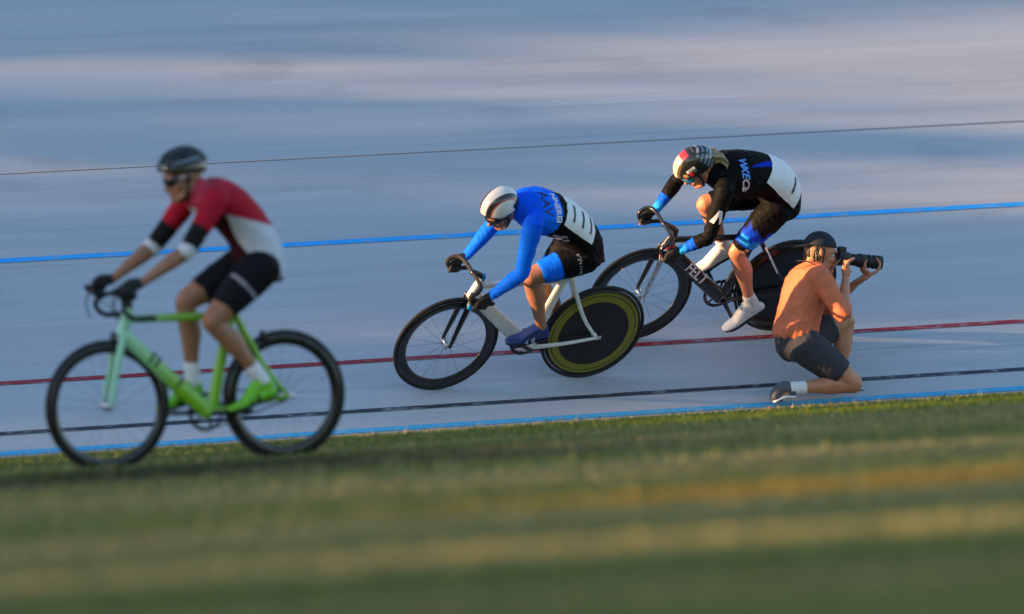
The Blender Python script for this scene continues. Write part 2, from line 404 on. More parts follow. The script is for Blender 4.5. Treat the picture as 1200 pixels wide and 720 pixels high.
def tree(kind, e1, halfw, top, t, seed, label, cat, low=.18, dens=1.0, gap=.0):
    """an added, unseen tree placed where its crown covers e1 +- halfw as seen from the sun, its tip at height top above the sun line"""
    rg = np.random.default_rng(seed)
    P = O0 + SD * t + E1 * e1 + E2 * top
    H = P.z; base = V(P.x, P.y, -.12)
    r = empty(kind, label, 'tree', 'unseen trees added to shade the track', Matrix.Translation(base))
    H += .12
    tw = min(.10 + H * .012, .05 + halfw * .16)
    mb = MB().limb([(0, 0, -.1), (.03, .02, H * .3), (-.02, .03, H * .65), (0, 0, H * .97)], [tw * 1.3, tw, tw * .6, .03], seg=10)
    for k in range(16):
        z = H * rg.uniform(low, .9); a = rg.uniform(0, 6.28); L = halfw * .8 * math.sqrt(max(.05, 1 - ((z / H - .45) / .6) ** 2))
        up = 1.6 if kind == 'added_shade_poplar' else .5
        mb.limb([(0, 0, z), (math.cos(a) * L * .5, math.sin(a) * L * .5, min(H * .97, z + L * up * .6)), (math.cos(a) * L, math.sin(a) * L, min(H * .98, z + L * up))], [tw * .35, tw * .22, .015], seg=6)
    mb.build('trunk', M_BARK, r)
    # leaves in clumps through the crown's volume
    wid = (lambda q: halfw * np.minimum(1, (1 - q) * H * .9 / max(.25, halfw * 1.3) + .10) * np.minimum(1, .5 + q * 1.6)) if kind == 'added_shade_poplar' else (lambda q: halfw * np.sqrt(np.maximum(.02, 1 - ((q - .56) / .45) ** 2)))
    size = .11 if halfw < .4 else .17
    area = 2 * halfw * H * (1 - low) * .85
    n = int(dens * area * 2.6 / (.14 * size * size))
    cr = min(.55, max(.10, halfw * .42))
    nc = int(area / (cr * cr * .8)); qc = rg.uniform(low, 1, nc); wc = wid(qc); ac = rg.uniform(0, 6.28, nc); rc = np.sqrt(rg.random(nc)) * np.maximum(0, wc - cr * .6)
    cc = np.stack([np.cos(ac) * rc, np.sin(ac) * rc, qc * H], 1)
    k = rg.integers(0, nc, n); d = rg.normal(size=(n, 3)); d /= np.linalg.norm(d, axis=1)[:, None]
    pt = cc[k] + d * (np.minimum(cr, wc[k] * .8 + .03) * rg.random(n) ** .4)[:, None]
    pt[:, 2] = np.clip(pt[:, 2], .3, H)
    leaf_cloud(pt, size, rg, 'crown', r)
tree('added_shade_poplar', -1.85, 1.08, 3.3, 46, 1, 'tall broad poplar, thickest of the row added to shade the bank', 'tree', dens=1.3)
tree('added_shade_poplar', -3.44, .42, 2.55, 46, 2, 'slim added shade poplar next to the thickest one', 'tree', dens=1.3)
tree('added_shade_poplar', -2.98, .24, 1.98, 46.3, 18, 'short slim added shade poplar between the slim one and the thickest one', 'tree', dens=1.3)
tree('added_shade_poplar', -3.96, .09, 2.85, 46.5, 3, 'very slim poplar added just beyond the slim one to shade the bank', 'tree', dens=1.3)
tree('added_shade_poplar', -4.00, .28, 2.2, 45.5, 12, 'short slim poplar added under a taller spire for shade', 'tree', dens=1.3)
tree('added_shade_poplar', -4.33, .06, 2.75, 46, 13, 'thinnest poplar sapling of the added shade row', 'tree', dens=1.3)
tree('added_shade_poplar', -4.74, .17, 2.62, 46, 14, 'slim added shade poplar beyond the thinnest sapling', 'tree', dens=1.3)
tree('added_shade_poplar', -5.02, .24, 2.82, 46.6, 15, 'slim poplar beside the far end of the added shade row', 'tree', dens=1.3)
tree('added_shade_poplar', -5.75, .82, 3.9, 46, 4, 'poplar at the far end of the added shade row', 'tree', dens=1.3)
tree('added_shade_broadleaf', -.55, .92, 1.05, 47, 5, 'low broad tree added beside the thickest poplar for shade', 'tree', dens=1.2)
tree('added_shade_broadleaf', .92, 1.10, 1.55, 45, 6, 'rounded tree added in front of the poplar row for shade', 'tree', dens=1.2)
tree('added_shade_broadleaf', 3.9, 3.0, 2.3, 46, 7, 'wide leafy tree added out of view to shade the infield grass', 'tree')
tree('added_shade_broadleaf', 8.2, 3.8, 2.8, 46, 8, 'tallest broad tree added to shade the infield grass', 'tree')
tree('added_shade_broadleaf', 12.6, 4.0, 2.4, 46, 9, 'dense broad tree nearer the camera, added to shade the grass', 'tree')
tree('added_shade_broadleaf', 17.2, 4.2, 2.2, 46, 10, 'lower broad tree near the camera, added to shade the grass', 'tree')
tree('added_shade_broadleaf', 22.4, 4.3, 2.2, 46, 11, 'broad added shade tree before the last two near the camera', 'tree')
tree('added_shade_broadleaf', 27.6, 4.3, 2.2, 46, 16, 'last added shade tree but one near the camera', 'tree')
tree('added_shade_broadleaf', 32.8, 4.3, 2.2, 46, 17, 'broad tree nearest the camera, added to shade the grass', 'tree')

# ------------------------------------------------------------------ shared materials
M_TYRE = mat('black_tyre', (.012, .012, .013), .7, bump=.1)
M_CARBON = mat('black_carbon', (.010, .010, .011), .32, coat=.4, scale=25)
M_METAL = mat('bare_metal', (.62, .63, .65), .28, metal=1)
M_DARKM = mat('dark_metal', (.05, .05, .055), .35, metal=.8)
M_GRIP = mat('grip_tape', (.014, .014, .016), .8, bump=.2, scale=120)
M_SADDLE = mat('saddle_skin', (.012, .012, .012), .5)
M_SKIN = [mat('skin_tanned', (.34, .155, .085), .48, var=.14, scale=18), mat('skin_fair', (.50, .215, .120), .48, var=.14, scale=18)]
M_SUIT = mat('printed_lycra', (1, 1, 1), .6, bump=.35, scale=16, var=.06, sheen=.0, attr=True, spec=.18)
M_SUIT.node_tree.nodes['Principled BSDF'].inputs['Specular IOR Level'].default_value = .07
M_SHELL = mat('helmet_shell', (1, 1, 1), .22, coat=.5, var=.03, attr=True)
M_BIB = mat('number_cloth', (.78, .79, .82), .75, bump=.25, scale=22, var=.05)
M_PRINTB = mat('black_print', (.012, .012, .014), .6); M_PRINTW = mat('white_print', (.75, .75, .78), .6); M_PRINTP = mat('pink_print', (.70, .45, .50), .6)
M_PRINTS = mat('sky_print', (.10, .30, .85), .6); M_PRINTG = mat('grey_print', (.42, .40, .46), .6)

def text_mesh(txt, size, shear=0., bold=0.):
    cu = bpy.data.curves.new('t', 'FONT'); cu.body = txt; cu.size = size; cu.resolution_u = 3; cu.align_x = 'CENTER'; cu.align_y = 'CENTER'
    cu.shear = shear; cu.offset = bold
    o = bpy.data.objects.new('t', cu); COL.objects.link(o)
    me = bpy.data.meshes.new_from_object(o.evaluated_get(bpy.context.evaluated_depsgraph_get()))
    bpy.data.objects.remove(o); bpy.data.curves.remove(cu)
    return me
def wrap(me, tree, org, du, dv, lift=.003, step=.014, thick=0., name='lettering'):
    """lay flat cloth or print (x, y in metres) on the skin in tree, seen along -(du x dv)"""
    org, du, dv = Vector(org), Vector(du).normalized(), Vector(dv)
    dv = (dv - du * dv.dot(du)).normalized(); nn = du.cross(dv)
    bm = bmesh.new(); bm.from_mesh(me)
    xs = [v.co.x for v in bm.verts]; ys = [v.co.y for v in bm.verts]
    for ax, lo, hi in ((0, min(xs), max(xs)), (1, min(ys), max(ys))):
        q = lo + step
        while q < hi:
            pn = Vector((1, 0, 0)) if ax == 0 else Vector((0, 1, 0))
            bmesh.ops.bisect_plane(bm, geom=bm.verts[:] + bm.edges[:] + bm.faces[:], plane_co=pn * q, plane_no=pn); q += step
    dead = []
    for v in bm.verts:
        p = org + du * v.co.x + dv * v.co.y
        h, no, i, d = tree.ray_cast(p + nn * .25, -nn)
        if h is None: dead.append(v); continue
        v.co = h + no * lift
    bmesh.ops.delete(bm, geom=dead, context='VERTS')
    if thick:
        bmesh.ops.solidify(bm, geom=bm.faces[:], thickness=thick)
    out = bpy.data.meshes.new(name); bm.to_mesh(out); bm.free()
    out.polygons.foreach_set('use_smooth', [True] * len(out.polygons))
    return out
def grid_mesh(w, h, rag=0.):
    me = bpy.data.meshes.new('g'); me.from_pydata([(-w / 2, -h / 2, 0), (w / 2, -h / 2, 0), (w / 2, h / 2, 0), (-w / 2, h / 2, 0)], [], [(0, 1, 2, 3)]); return me
def tree_of(me):
    bm = bmesh.new(); bm.from_mesh(me); t = BVHTree.FromBMesh(bm); bm.free(); return t

# ------------------------------------------------------------------ bicycles (local: x forward, y to the near side, z up, origin under the rear hub)
RW, WB = .337, .975
SPOKE = None
def wheel(name, x, root, disc=False, ring=None, rim_in=.255, rim_m=None, nsp=20, hub_m=None, label=None, front=True):
    global SPOKE
    rim_m = rim_m or M_CARBON; c = (x, 0, RW)
    if disc:
        mb = MB().lathe([(.02, .030), (.06, .026), (.16, .019), (.25, .013), (.312, .010), (.316, .0), (.312, -.010), (.25, -.013), (.16, -.019), (.06, -.026), (.02, -.030), ], c, seg=72, closed=True)
        w = mb.build(name, rim_m, root, label=label)
        if ring:
            for sg in (1, -1):
                f = lambda r: sg * (np.interp(r, [.16, .25, .312], [.019, .013, .010]) + .0016)
                MB().lathe([(r, f(r)) for r in (.232, .245, .260, .272)], c, seg=72).build('painted_ring', ring[0], w)
                MB().lathe([(r, f(r)) for r in (.272, .280)], c, seg=72).build('painted_ring', ring[1], w)
                MB().lathe([(r, f(r)) for r in (.280, .296)], c, seg=72).build('painted_ring', ring[0], w)
    else:
        mb = MB().lathe([(.318, .010), (.305, .0125), (.28, .012), (rim_in + .004, .006), (rim_in, 0), (rim_in + .004, -.006), (.28, -.012), (.305, -.0125), (.318, -.010)], c, seg=72, closed=True)
        w = mb.build(name, rim_m, root, label=label)
        if SPOKE is None:
            SPOKE = MB().limb([(0, 0, 0), (0, 0, 1)], [(.0009, .0006)] * 2, seg=5, sub=1, cap=False).mesh('spoke'); SPOKE.materials.append(M_DARKM)
        for k in range(nsp):
            a = 2 * math.pi * (k // 2 * 2 + (k % 2) * .75) / nsp; sg = 1 if k % 2 else -1
            p0 = V(x + .02 * math.cos(a + .6 * sg), sg * .028, RW + .02 * math.sin(a + .6 * sg)); p1 = V(x + (rim_in + .003) * math.cos(a), 0, RW + (rim_in + .003) * math.sin(a))
            sp = obj('spoke', SPOKE, None, w); d = p1 - p0
            sp.matrix_local = Matrix.LocRotScale(p0, d.to_track_quat('Z', 'Y'), Vector((1, 1, d.length)))
    MB().lathe([(.319 + .0105 + .0115 * math.cos(a) * .95, .0115 * math.sin(a)) for a in [2 * math.pi * i / 10 for i in range(10)]], c, seg=72, closed=True).build('tyre', M_TYRE, w)
    hw = .050 if front else .060
    hb = MB().lathe([(0, hw), (.006, hw), (.006, hw - .012), (.012, hw - .012), (.014, hw - .02), (.022, .030), (.022, .024), (.013, .018), (.013, -.018), (.022, -.024), (.022, -.030), (.014, -hw + .02), (.012, -hw + .012), (.006, -hw + .012), (.006, -hw), (0, -hw)], c, seg=18)
    hb.build('hub', hub_m or M_METAL, w)
    for sg in (1, -1):
        MB().lathe([(.0, .012 * sg), (.011, .012 * sg), (.011, 0), (0, 0)], (x, sg * (hw - .002), RW), seg=6).build('axle_nut', M_METAL, w, smooth=False)
    return w
def drop_side(sg, g):
    hw, tz, lz = g['bar_w'], g['bar_z'], g['drop_z']; x = g['bar_x']; r = g.get('reach', .075)
    return [(x, sg * .0, tz), (x, sg * hw * .55, tz), (x + .012, sg * hw * .86, tz - .002), (x + r * .55, sg * hw, tz - .015), (x + r, sg * hw, (tz * .62 + lz * .38)),
            (x + r * .92, sg * hw, lz + .035), (x + r * .45, sg * hw, lz + .004), (x - .02, sg * hw, lz), (x - .075, sg * hw, lz)]
def bicycle(root, g):
    fm = g['frame_m']
    bb = V(.415, 0, .272); hub = V(0, 0, RW); st = V(.262, 0, g['seat_z']); ht = V(.842, 0, g['head_z']); hb = V(.886, 0, .685)
    mb = MB()
    d = g.get('deep', 1.0)
    mb.limb([bb + V(-.01, 0, .0), bb.lerp(st, .5), st], [(.022, .034 * d), (.019, .030 * d), (.016, .026)], side=(0, 1, 0))
    mb.limb([hb + V(-.01, 0, .012), hb.lerp(bb, .5), bb], [(.024, .040 * d), (.023, .042 * d), (.026, .044 * d)], side=(0, 1, 0))
    mb.limb([V(.265, 0, g['tt_z']), V(.84, 0, g['tt_z'] + .012)], [(.015, .022)] * 2, side=(0, 1, 0))
    mb.limb([ht, hb], [(.022, .028), (.024, .032)], side=(0, 1, 0))
    mb.lathe([(0, .036), (.021, .036), (.023, .03), (.023, -.03), (.021, -.036), (0, -.036)], bb, seg=20)
    fr = fuse(mb, 'frame', .005, 2); frame = obj('frame', fr, fm, root)
    for sg in (1, -1):
        a = MB().limb([hub + V(0, sg * .063, 0), V(.2, sg * .052, .305), V(.40, sg * .026, .277)], [(.008, .011), (.009, .013), (.011, .016)], side=(0, 1, 0)); a.build('chain_stay', g.get('stay_m', fm), frame)
        a = MB().limb([hub + V(0, sg * .063, 0), V(.12, sg * .045, .50), V(.252, sg * .014, g['stay_z'])], [(.007, .010), (.008, .013), (.010, .014)], side=(0, 1, 0)); a.build('seat_stay', g.get('stay_m', fm), frame)
        MB().box(hub + V(-.008, sg * .063, 0), (.045, .008, .026)).build('dropout', M_METAL, frame)
    # fork with two blades
    fk = MB().limb([V(.878, 0, .712), V(.892, 0, .668)], [(.026, .026), (.042, .024)], side=(0, 1, 0)).build('fork', g['fork_m'][1], root)
    for sg in (1, -1):
        MB().limb([V(.890, sg * .034, .680), V(.915, sg * .043, .60), V(.948, sg * .048, .46), V(.975, sg * .052, .337)], [(.011, .019), (.010, .021), (.008, .017), (.007, .011)], side=(0, 1, 0)).build('fork_blade', g['fork_m'][0 if sg > 0 else 1], fk)
    # saddle and post
    sx, sz = g['saddle']
    sa = MB().limb([V(sx - .14, 0, sz + .004), V(sx - .08, 0, sz), V(sx, 0, sz - .004), V(sx + .07, 0, sz - .008), V(sx + .13, 0, sz - .014)], [(.062, .020), (.066, .024), (.036, .024), (.021, .020), (.015, .014)], seg=18, side=(0, 1, 0))
    sad = sa.build('saddle', M_SADDLE, root)
    MB().limb([V(.262, 0, g['seat_z'] - .03), V(sx + .012, 0, sz - .032)], [(.012, .020), (.011, .015)], side=(0, 1, 0)).build('seat_post', g.get('post_m', M_CARBON), sad)
    # bars
    bar = MB()
    full = [p for p in drop_side(-1, g)][::-1] + drop_side(1, g)[1:]
    bar.limb(full, [.0135 if abs(p[1]) > g['bar_w'] * .8 else .0125 for p in full], seg=10, side=(1, 0, .3), sub=5)
    bo = bar.build('handlebar', g.get('bar_m', M_GRIP), root)
    MB().limb([V(.838, 0, g['head_z'] + .012), V(.865, 0, (g['head_z'] + g['bar_z']) / 2 + .008), V(g['bar_x'], 0, g['bar_z'])], [(.018, .018), (.016, .020), (.021, .019)], side=(0, 1, 0)).build('stem', g.get('stem_m', M_CARBON), bo)
    MB().limb([ht + V(.001, 0, .0), ht + V(-.006, 0, .030)], [.021, .019]).build('headset', g.get('headset_m', M_CARBON), bo)
    for sg in (1, -1):
        MB().limb([V(g['bar_x'] - .075, sg * g['bar_w'], g['drop_z']), V(g['bar_x'] - .083, sg * g['bar_w'], g['drop_z'])], [.0145, .012]).build('bar_plug', M_METAL if g.get('plug') else M_GRIP, bo)
    if g.get('hoods'):
        for sg in (1, -1):
            x, z, y = g['bar_x'] + g['reach'], g['bar_z'], sg * g['bar_w']
            hd = MB().limb([V(x - .035, y, z - .010), V(x + .01, y, z + .010), V(x + .05, y, z + .035)], [(.015, .018), (.016, .020), (.013, .015)], side=(0, 1, 0)).build('brake_hood', M_GRIP, bo)
            MB().limb([V(x + .035, y, z + .012), V(x + .055, y, z - .05), V(x + .035, y, z - .12)], [(.008, .005), (.007, .004), (.006, .004)], side=(0, 1, 0)).build('brake_lever', M_DARKM, bo)
    # drive side is the far side
    ca = g['crank']; cd = V(math.cos(ca), 0, math.sin(ca)); y0 = -.044
    ring = MB().lathe([(.094, .002), (.094, -.002), (.080, -.002), (.080, .002)], bb + V(0, y0, 0), seg=60, closed=True)
    for k in range(40):
        a = 2 * math.pi * k / 40; dd = V(math.cos(a), 0, math.sin(a)); ring.box(bb + V(0, y0, 0) + dd * .096, (.006, .003, .006), X=dd, Y=(0, 1, 0), Zx=dd.cross(V(0, 1, 0)))
    for k in range(5):
        a = ca + 2 * math.pi * k / 5; ring.limb([bb + V(0, y0, 0), bb + V(.082 * math.cos(a), y0, .082 * math.sin(a))], [(.004, .010), (.004, .007)], side=(0, 1, 0), sub=1)
    cr = ring.build('chainring', g.get('ring_m', M_DARKM), root, smooth=False)
    cog = MB().lathe([(.036, .0025), (.036, -.0025), (.018, -.0025), (.018, .0025)], hub + V(0, y0, 0), seg=30, closed=True).build('sprocket', M_DARKM, cr)
    ch = MB()
    def strand(p, q):
        n = max(2, int((q - p).length / .024))
        for k in range(n):
            a, b = p.lerp(q, k / n), p.lerp(q, (k + .8) / n); t = (b - a).normalized(); ch.box((a + b) / 2, ((b - a).length, .007, .009), X=t, Y=(0, 1, 0), Zx=t.cross(V(0, 1, 0)))
    strand(hub + V(0, y0, .038), bb + V(0, y0, .097)); strand(hub + V(0, y0, -.038), bb + V(0, y0, -.097))
    for c, r, a0, a1 in ((bb, .097, -R(88), R(86)), (hub, .038, R(94), R(268))):
        n = 12 if r > .05 else 6
        for k in range(n):
            p, q = [c + V(r * math.cos(a), y0, r * math.sin(a)) for a in (a0 + (a1 - a0) * k / n, a0 + (a1 - a0) * (k + .85) / n)]; t = (q - p).normalized()
            ch.box((p + q) / 2, ((q - p).length, .007, .009), X=t, Y=(0, 1, 0), Zx=t.cross(V(0, 1, 0)))
    ch.build('chain', M_DARKM, root, smooth=False)
    for sg in (1, -1):
        d2 = cd * sg
        ck = MB().limb([bb + V(0, sg * .055, 0), bb + d2 * .08 + V(0, sg * .064, 0), bb + d2 * .168 + V(0, sg * .070, 0)], [(.008, .015), (.007, .012), (.007, .012)], side=(0, 1, 0)).build('crank_arm', g.get('crank_m', M_CARBON), root)
        pc = bb + d2 * .168 + V(0, sg * .105, 0)
        pd = g['foot'][0 if sg > 0 else 1]; pd = V(*pd).normalized()
        MB().limb([pc + V(0, -sg * .032, 0), pc + V(0, sg * .02, 0)], [.006, .006], seg=8).box(pc, (.058, .05, .014), X=pd, Y=(0, 1, 0), Zx=pd.cross(V(0, 1, 0))).build('pedal', M_DARKM, ck, smooth=False)
    return frame

# ------------------------------------------------------------------ people
def head_frame(c, pitch, yaw=0.):
    """face direction f, near side y, crown u"""
    f = V(math.cos(pitch), 0, -math.sin(pitch)); u = V(math.sin(pitch), 0, math.cos(pitch)); y = V(0, 1, 0)
    if yaw:
        q = Matrix.Rotation(yaw, 3, 'Z'); f, u, y = q @ f, q @ u, q @ y
    return c, f, y, u
def add_head(mb, hf, neck):
    c, f, y, u = hf
    P = lambda a, b, d: c + f * a + y * b + u * d
    mb.ell(P(-.008, 0, .02), (.095, .074, .100), f, y, u)
    mb.ell(P(.030, 0, -.045), (.062, .058, .075), f, y, u)                     # face
    mb.limb([P(-.01, .052, -.05), P(.04, .042, -.095), P(.078, .0, -.112), P(.04, -.042, -.095), P(-.01, -.052, -.05)], [.018, .018, .021, .018, .018], seg=10)  # jaw and chin
    mb.limb([P(.088, 0, -.005), P(.103, 0, -.03), P(.112, 0, -.048)], [.009, .010, .014], seg=10)   # nose
    mb.ell(P(.102, 0, -.052), (.010, .017, .009), f, y, u, 12, 8)
    mb.limb([P(.088, .022, -.074), P(.096, 0, -.073), P(.088, -.022, -.074)], [.006, .008, .006], seg=8)  # lips
    mb.limb([P(.084, .022, -.086), P(.092, 0, -.086), P(.084, -.022, -.086)], [.006, .0085, .006], seg=8)
    mb.limb([P(.080, .045, .012), P(.095, .02, .016), P(.095, -.02, .016), P(.080, -.045, .012)], [.010, .011, .011, .010], seg=8)  # brow
    for sg in (1, -1):
        mb.ell(P(.058, sg * .050, -.035), (.026, .018, .020), f, y, u, 12, 8)      # cheekbone
        mb.limb([P(-.004, sg * .076, .018), P(-.018, sg * .084, .0), P(-.006, sg * .078, -.032)], [(.006, .013), (.007, .016), (.005, .010)], seg=10, side=tuple(y))  # ear
    mb.limb([Vector(neck), P(-.035, 0, -.075), P(-.03, 0, -.03)], [(.062, .060), (.056, .056), (.054, .056)], side=(0, 1, 0))
def add_eyes(hf, root):
    c, f, y, u = hf
    me = MB().ell((0, 0, 0), (.012, .012, .012), nu=12, nv=8).mesh('eye'); me.materials.append(mat('eye_white', (.6, .58, .55), .2)); 
    for sg in (1, -1):
        e = obj('eye', me, None, root); e.location = c + f * .071 + y * (sg * .032) + u * -.010
def hand_pieces(wrist, grip, axis, out, sg, fr=.0086, reach=1.0, palm=(.040, .016), bar=.0135, lead=1):
    """palm and curled digits around a bar: grip = point on the bar, axis = bar direction towards the index finger, out = from the bar to the palm"""
    wrist, grip, axis = Vector(wrist), Vector(grip), Vector(axis).normalized(); out = Vector(out); out = (out - axis * out.dot(axis)).normalized()
    wrp = out.cross(axis) * sg                         # turning direction of the fingers
    L = []
    rr = bar + fr
    pc = grip + out * (rr + .012)
    L.append(([wrist, wrist.lerp(pc, .55) + out * .006, pc + axis * -.002, grip + out * (rr * .75) + wrp * (rr * .9)], [(.025, .021), (.034, .019), (palm[0], palm[1]), (palm[0] * .92, .012)], tuple(axis), 'palm'))
    for i in range(4):
        o = axis * ((1.5 - i) * .0205); k = (1.0, 1.06, 1.0, .86)[i] * reach
        pts = []
        for a in (.28, .75, 1.2, 1.7, 2.2, 2.75):
            a2 = a * k if a > .3 else a
            r2 = rr + (.007 if abs(a - .75) < .05 else .001)
            pts.append(grip + o + out * (r2 * math.cos(a2)) + wrp * (r2 * math.sin(a2)))
        L.append((pts, [fr * 1.12, fr * 1.12, fr, fr * 1.02, fr * .92, fr * .78], tuple(axis), 'finger%d' % i))
    th = [pc + axis * .030 - wrp * .010, grip + axis * .040 + out * (rr * .55) - wrp * (rr * .95), grip + axis * .046 - out * (rr * .35) - wrp * (rr * 1.05), grip + axis * .045 - out * (rr * 1.05) - wrp * (rr * .35)]
    L.append((th, [fr * 1.35, fr * 1.2, fr * 1.08, fr * .85], tuple(axis), 'thumb'))
    return L
def put(mb, L, grow=0., only=None, cut=None):
    for pts, rad, side, nm in L:
        if only and not nm.startswith(only): continue
        p, r = pts, rad
        if cut and nm.startswith('finger'): p, r = pts[:cut], rad[:cut]
        if cut and nm == 'thumb': p, r = pts[:3], rad[:3]
        mb.limb(p, [tuple(q + grow for q in ((x, x) if isinstance(x, float) else x)) for x in r], seg=10, side=side, sub=3)
def shoe(name, ankle, heel, ball, toe, sg, root, m, sole_m, label=None, strap_m=None):
    """heel, ball, toe lie on the sole; upper rises to the ankle"""
    ankle, heel, ball, toe = map(Vector, (ankle, heel, ball, toe))
    ax = (toe - heel).normalized(); y = V(0, 1, 0); up = ax.cross(y) * -1
    up = y.cross(ax) * -1 if (ankle - heel).dot(y.cross(ax)) < 0 else y.cross(ax)
    Lf = (toe - heel).length
    mb = MB()
    pt = lambda t, h: heel + ax * (t * Lf) + up * h
    mb.limb([pt(.03, .030), pt(.20, .034), pt(.42, .034), pt(.66, .026), pt(.86, .021), pt(.97, .019)], [(.026, .028), (.031, .034), (.035, .034), (.044, .026), (.040, .021), (.026, .015)], seg=18, side=(0, 1, 0))
    bl = pt(.66, .03)
    mb.limb([ankle.lerp(bl, .20), ankle.lerp(bl, .55), bl], [(.037, .041), (.040, .036), (.042, .024)], side=(0, 1, 0))
    mb.limb([pt(.17, .035), ankle + (heel - ankle) * .22, ankle.lerp(pt(.22, .1), .15)], [(.030, .038), (.032, .040), (.031, .038)], side=(0, 1, 0))
    me = fuse(mb, name, .005, 3)
    s = obj(name, me, m, root, label=label)
    so_ = MB()
    out = [(.0, .022), (.10, .030), (.35, .030), (.62, .043), (.82, .042), (.95, .028), (1.0, .010)]
    lo, hi = [], []
    ring = [(t, w) for t, w in out] + [(t, -w) for t, w in out[::-1]]
    n = len(ring); b = len(so_.v)
    for h in (-.002, .010):
        for t, w in ring: so_.v.append(pt(t, h + (.006 if t > .9 else 0)) + y * w)
    for i in range(n): so_.f.append((i, (i + 1) % n, n + (i + 1) % n, n + i))
    so_.f.append(tuple(range(n))[::-1]); so_.f.append(tuple(range(n, 2 * n)))
    so_.build('sole', sole_m, s, smooth=False)
    if strap_m:
        for t in (.42, .58):
            MB().limb([pt(t, .014) + y * .043, pt(t - .02, .045) + y * .030, pt(t - .03, .060), pt(t - .02, .045) - y * .030, pt(t, .014) - y * .043], [(.003, .011)] * 5, seg=8, side=tuple(up), sub=3).build('strap', strap_m, s)
    return s

def nearest(me, prims):
    """for each vertex: index of the nearest limb and the fraction along it"""
    v = coords(me); best = np.full(len(v), 1e9, np.float32); li = np.zeros(len(v), int); tt = np.zeros(len(v), np.float32)
    for i, (pts, rad, *_r) in enumerate(prims):
        P = np.array([tuple(p) for p in pts], np.float32); r = np.array([max(q) if not isinstance(q, float) else q for q in rad])
        cum = np.concatenate([[0], np.cumsum(np.linalg.norm(np.diff(P, axis=0), axis=1))]); cum /= cum[-1]
        for k in range(len(P) - 1):
            a, b = P[k], P[k + 1]; ab = b - a
            t = np.clip(((v - a) @ ab) / (ab @ ab), 0, 1)
            d = np.linalg.norm(v - a - t[:, None] * ab, axis=1) / (r[k] + (r[k + 1] - r[k]) * t)
            m = d < best; best[m] = d[m]; li[m] = i; tt[m] = (cum[k] + (cum[k + 1] - cum[k]) * t)[m]
    return v, li, tt
def mixc(c, m, col): c[m] = col

def body_prims(J):
    """tapered limbs of the figure from its joints; (points, radii, side)"""
    k = J.get('bulk', 1.0)
    A = {}
    A['torso'] = (J['spine'], J['spine_r'], (0, 1, 0))
    for n in ('N', 'F'):
        sg = 1 if n == 'N' else -1
        sh, el, wr = V(*J['sh' + n]), V(*J['el' + n]), V(*J['wr' + n])
        A['arm' + n] = ([sh + V(-.03, -sg * .055, .0), sh, sh.lerp(el, .35), sh.lerp(el, .75), el, el.lerp(wr, .28), el.lerp(wr, .7), wr],
                        [(.060 * k, .058 * k), (.060 * k, .060 * k), (.050 * k, .054 * k), (.042 * k, .045 * k), (.041 * k, .042 * k), (.043 * k, .043 * k), (.033 * k, .031 * k), (.027 * k, .023 * k)], (0, 1, 0))
        hp, kn, an = V(*J['hip' + n]), V(*J['kn' + n]), V(*J['an' + n])
        bk = (hp.lerp(an, .5) - kn); bk = bk.normalized() if bk.length > .02 else V(-1, 0, 0)
        A['leg' + n] = ([hp, hp.lerp(kn, .3) - bk * .004, hp.lerp(kn, .7) - bk * .006, kn - bk * .004],
                        [(.092 * k, .104 * k), (.084 * k, .098 * k), (.067 * k, .076 * k), (.054 * k, .058 * k)], (0, 1, 0))
        A['shin' + n] = ([kn - bk * .002, kn.lerp(an, .15), kn.lerp(an, .34) + bk * .014, kn.lerp(an, .62) + bk * .006, kn.lerp(an, .88), an],
                         [(.052 * k, .056 * k), (.047 * k, .053 * k), (.051 * k, .060 * k), (.040 * k, .043 * k), (.031 * k, .034 * k), (.033 * k, .036 * k)], (0, 1, 0))
    return A
def clip_limb(prim, f):
    """the first fraction f of a limb"""
    pts, rad, side = prim; n = len(pts)
    P = [Vector(p) for p in pts]; L = [0]
    for i in range(n - 1): L.append(L[-1] + (P[i + 1] - P[i]).length)
    T = f * L[-1]; op, orr = [P[0]], [rad[0]]
    for i in range(1, n):
        if L[i] < T - 1e-6: op.append(P[i]); orr.append(rad[i])
        else:
            t = (T - L[i - 1]) / (L[i] - L[i - 1]); op.append(P[i - 1].lerp(P[i], t)); orr.append(tuple(rad[i - 1][e] * (1 - t) + rad[i][e] * t for e in (0, 1))); break
    return (op, orr, side)
def grow(prim, g): return (prim[0], [(a + g, b + g) for a, b in prim[1]], prim[2])

def track_frame(a, s, be, mu):
    f = U * math.cos(be) - S * math.sin(be); l0 = N.cross(f)
    up = N * math.cos(mu) + l0 * math.sin(mu); l = up.cross(f)
    return basis(O0 + U * a + S * s + N * .004, f, l, up)
FACES = {}
def shell(name, hf, off, rad, keep, thick, m, root, nu=72, nv=48, color=None, label=None):
    c, f, y, u = hf
    mb = MB().ell(c + f * off[0] + y * off[1] + u * off[2], rad, f, y, u, nu, nv, keep)
    me = mb.mesh(name)
    bm = bmesh.new(); bm.from_mesh(me)
    bmesh.ops.delete(bm, geom=[v for v in bm.verts if not v.link_faces], context='VERTS')
    bmesh.ops.recalc_face_normals(bm, faces=bm.faces)
    # make sure the normals face outward, then give the shell its thickness inward
    cc = c + f * off[0] + y * off[1] + u * off[2]
    if sum((q.normal.dot(q.calc_center_median() - cc)) for q in bm.faces) < 0: bmesh.ops.reverse_faces(bm, faces=bm.faces)
    bmesh.ops.solidify(bm, geom=bm.faces[:], thickness=thick)
    bm.to_mesh(me); bm.free()
    me.polygons.foreach_set('use_smooth', [True] * len(me.polygons))
    if color:
        v = coords(me) - np.array(cc)
        h = np.stack([v @ np.array(f), v @ np.array(y), v @ np.array(u)], 1)
        paint(me, color(h))
    return obj(name, me, m, root, label=label), me

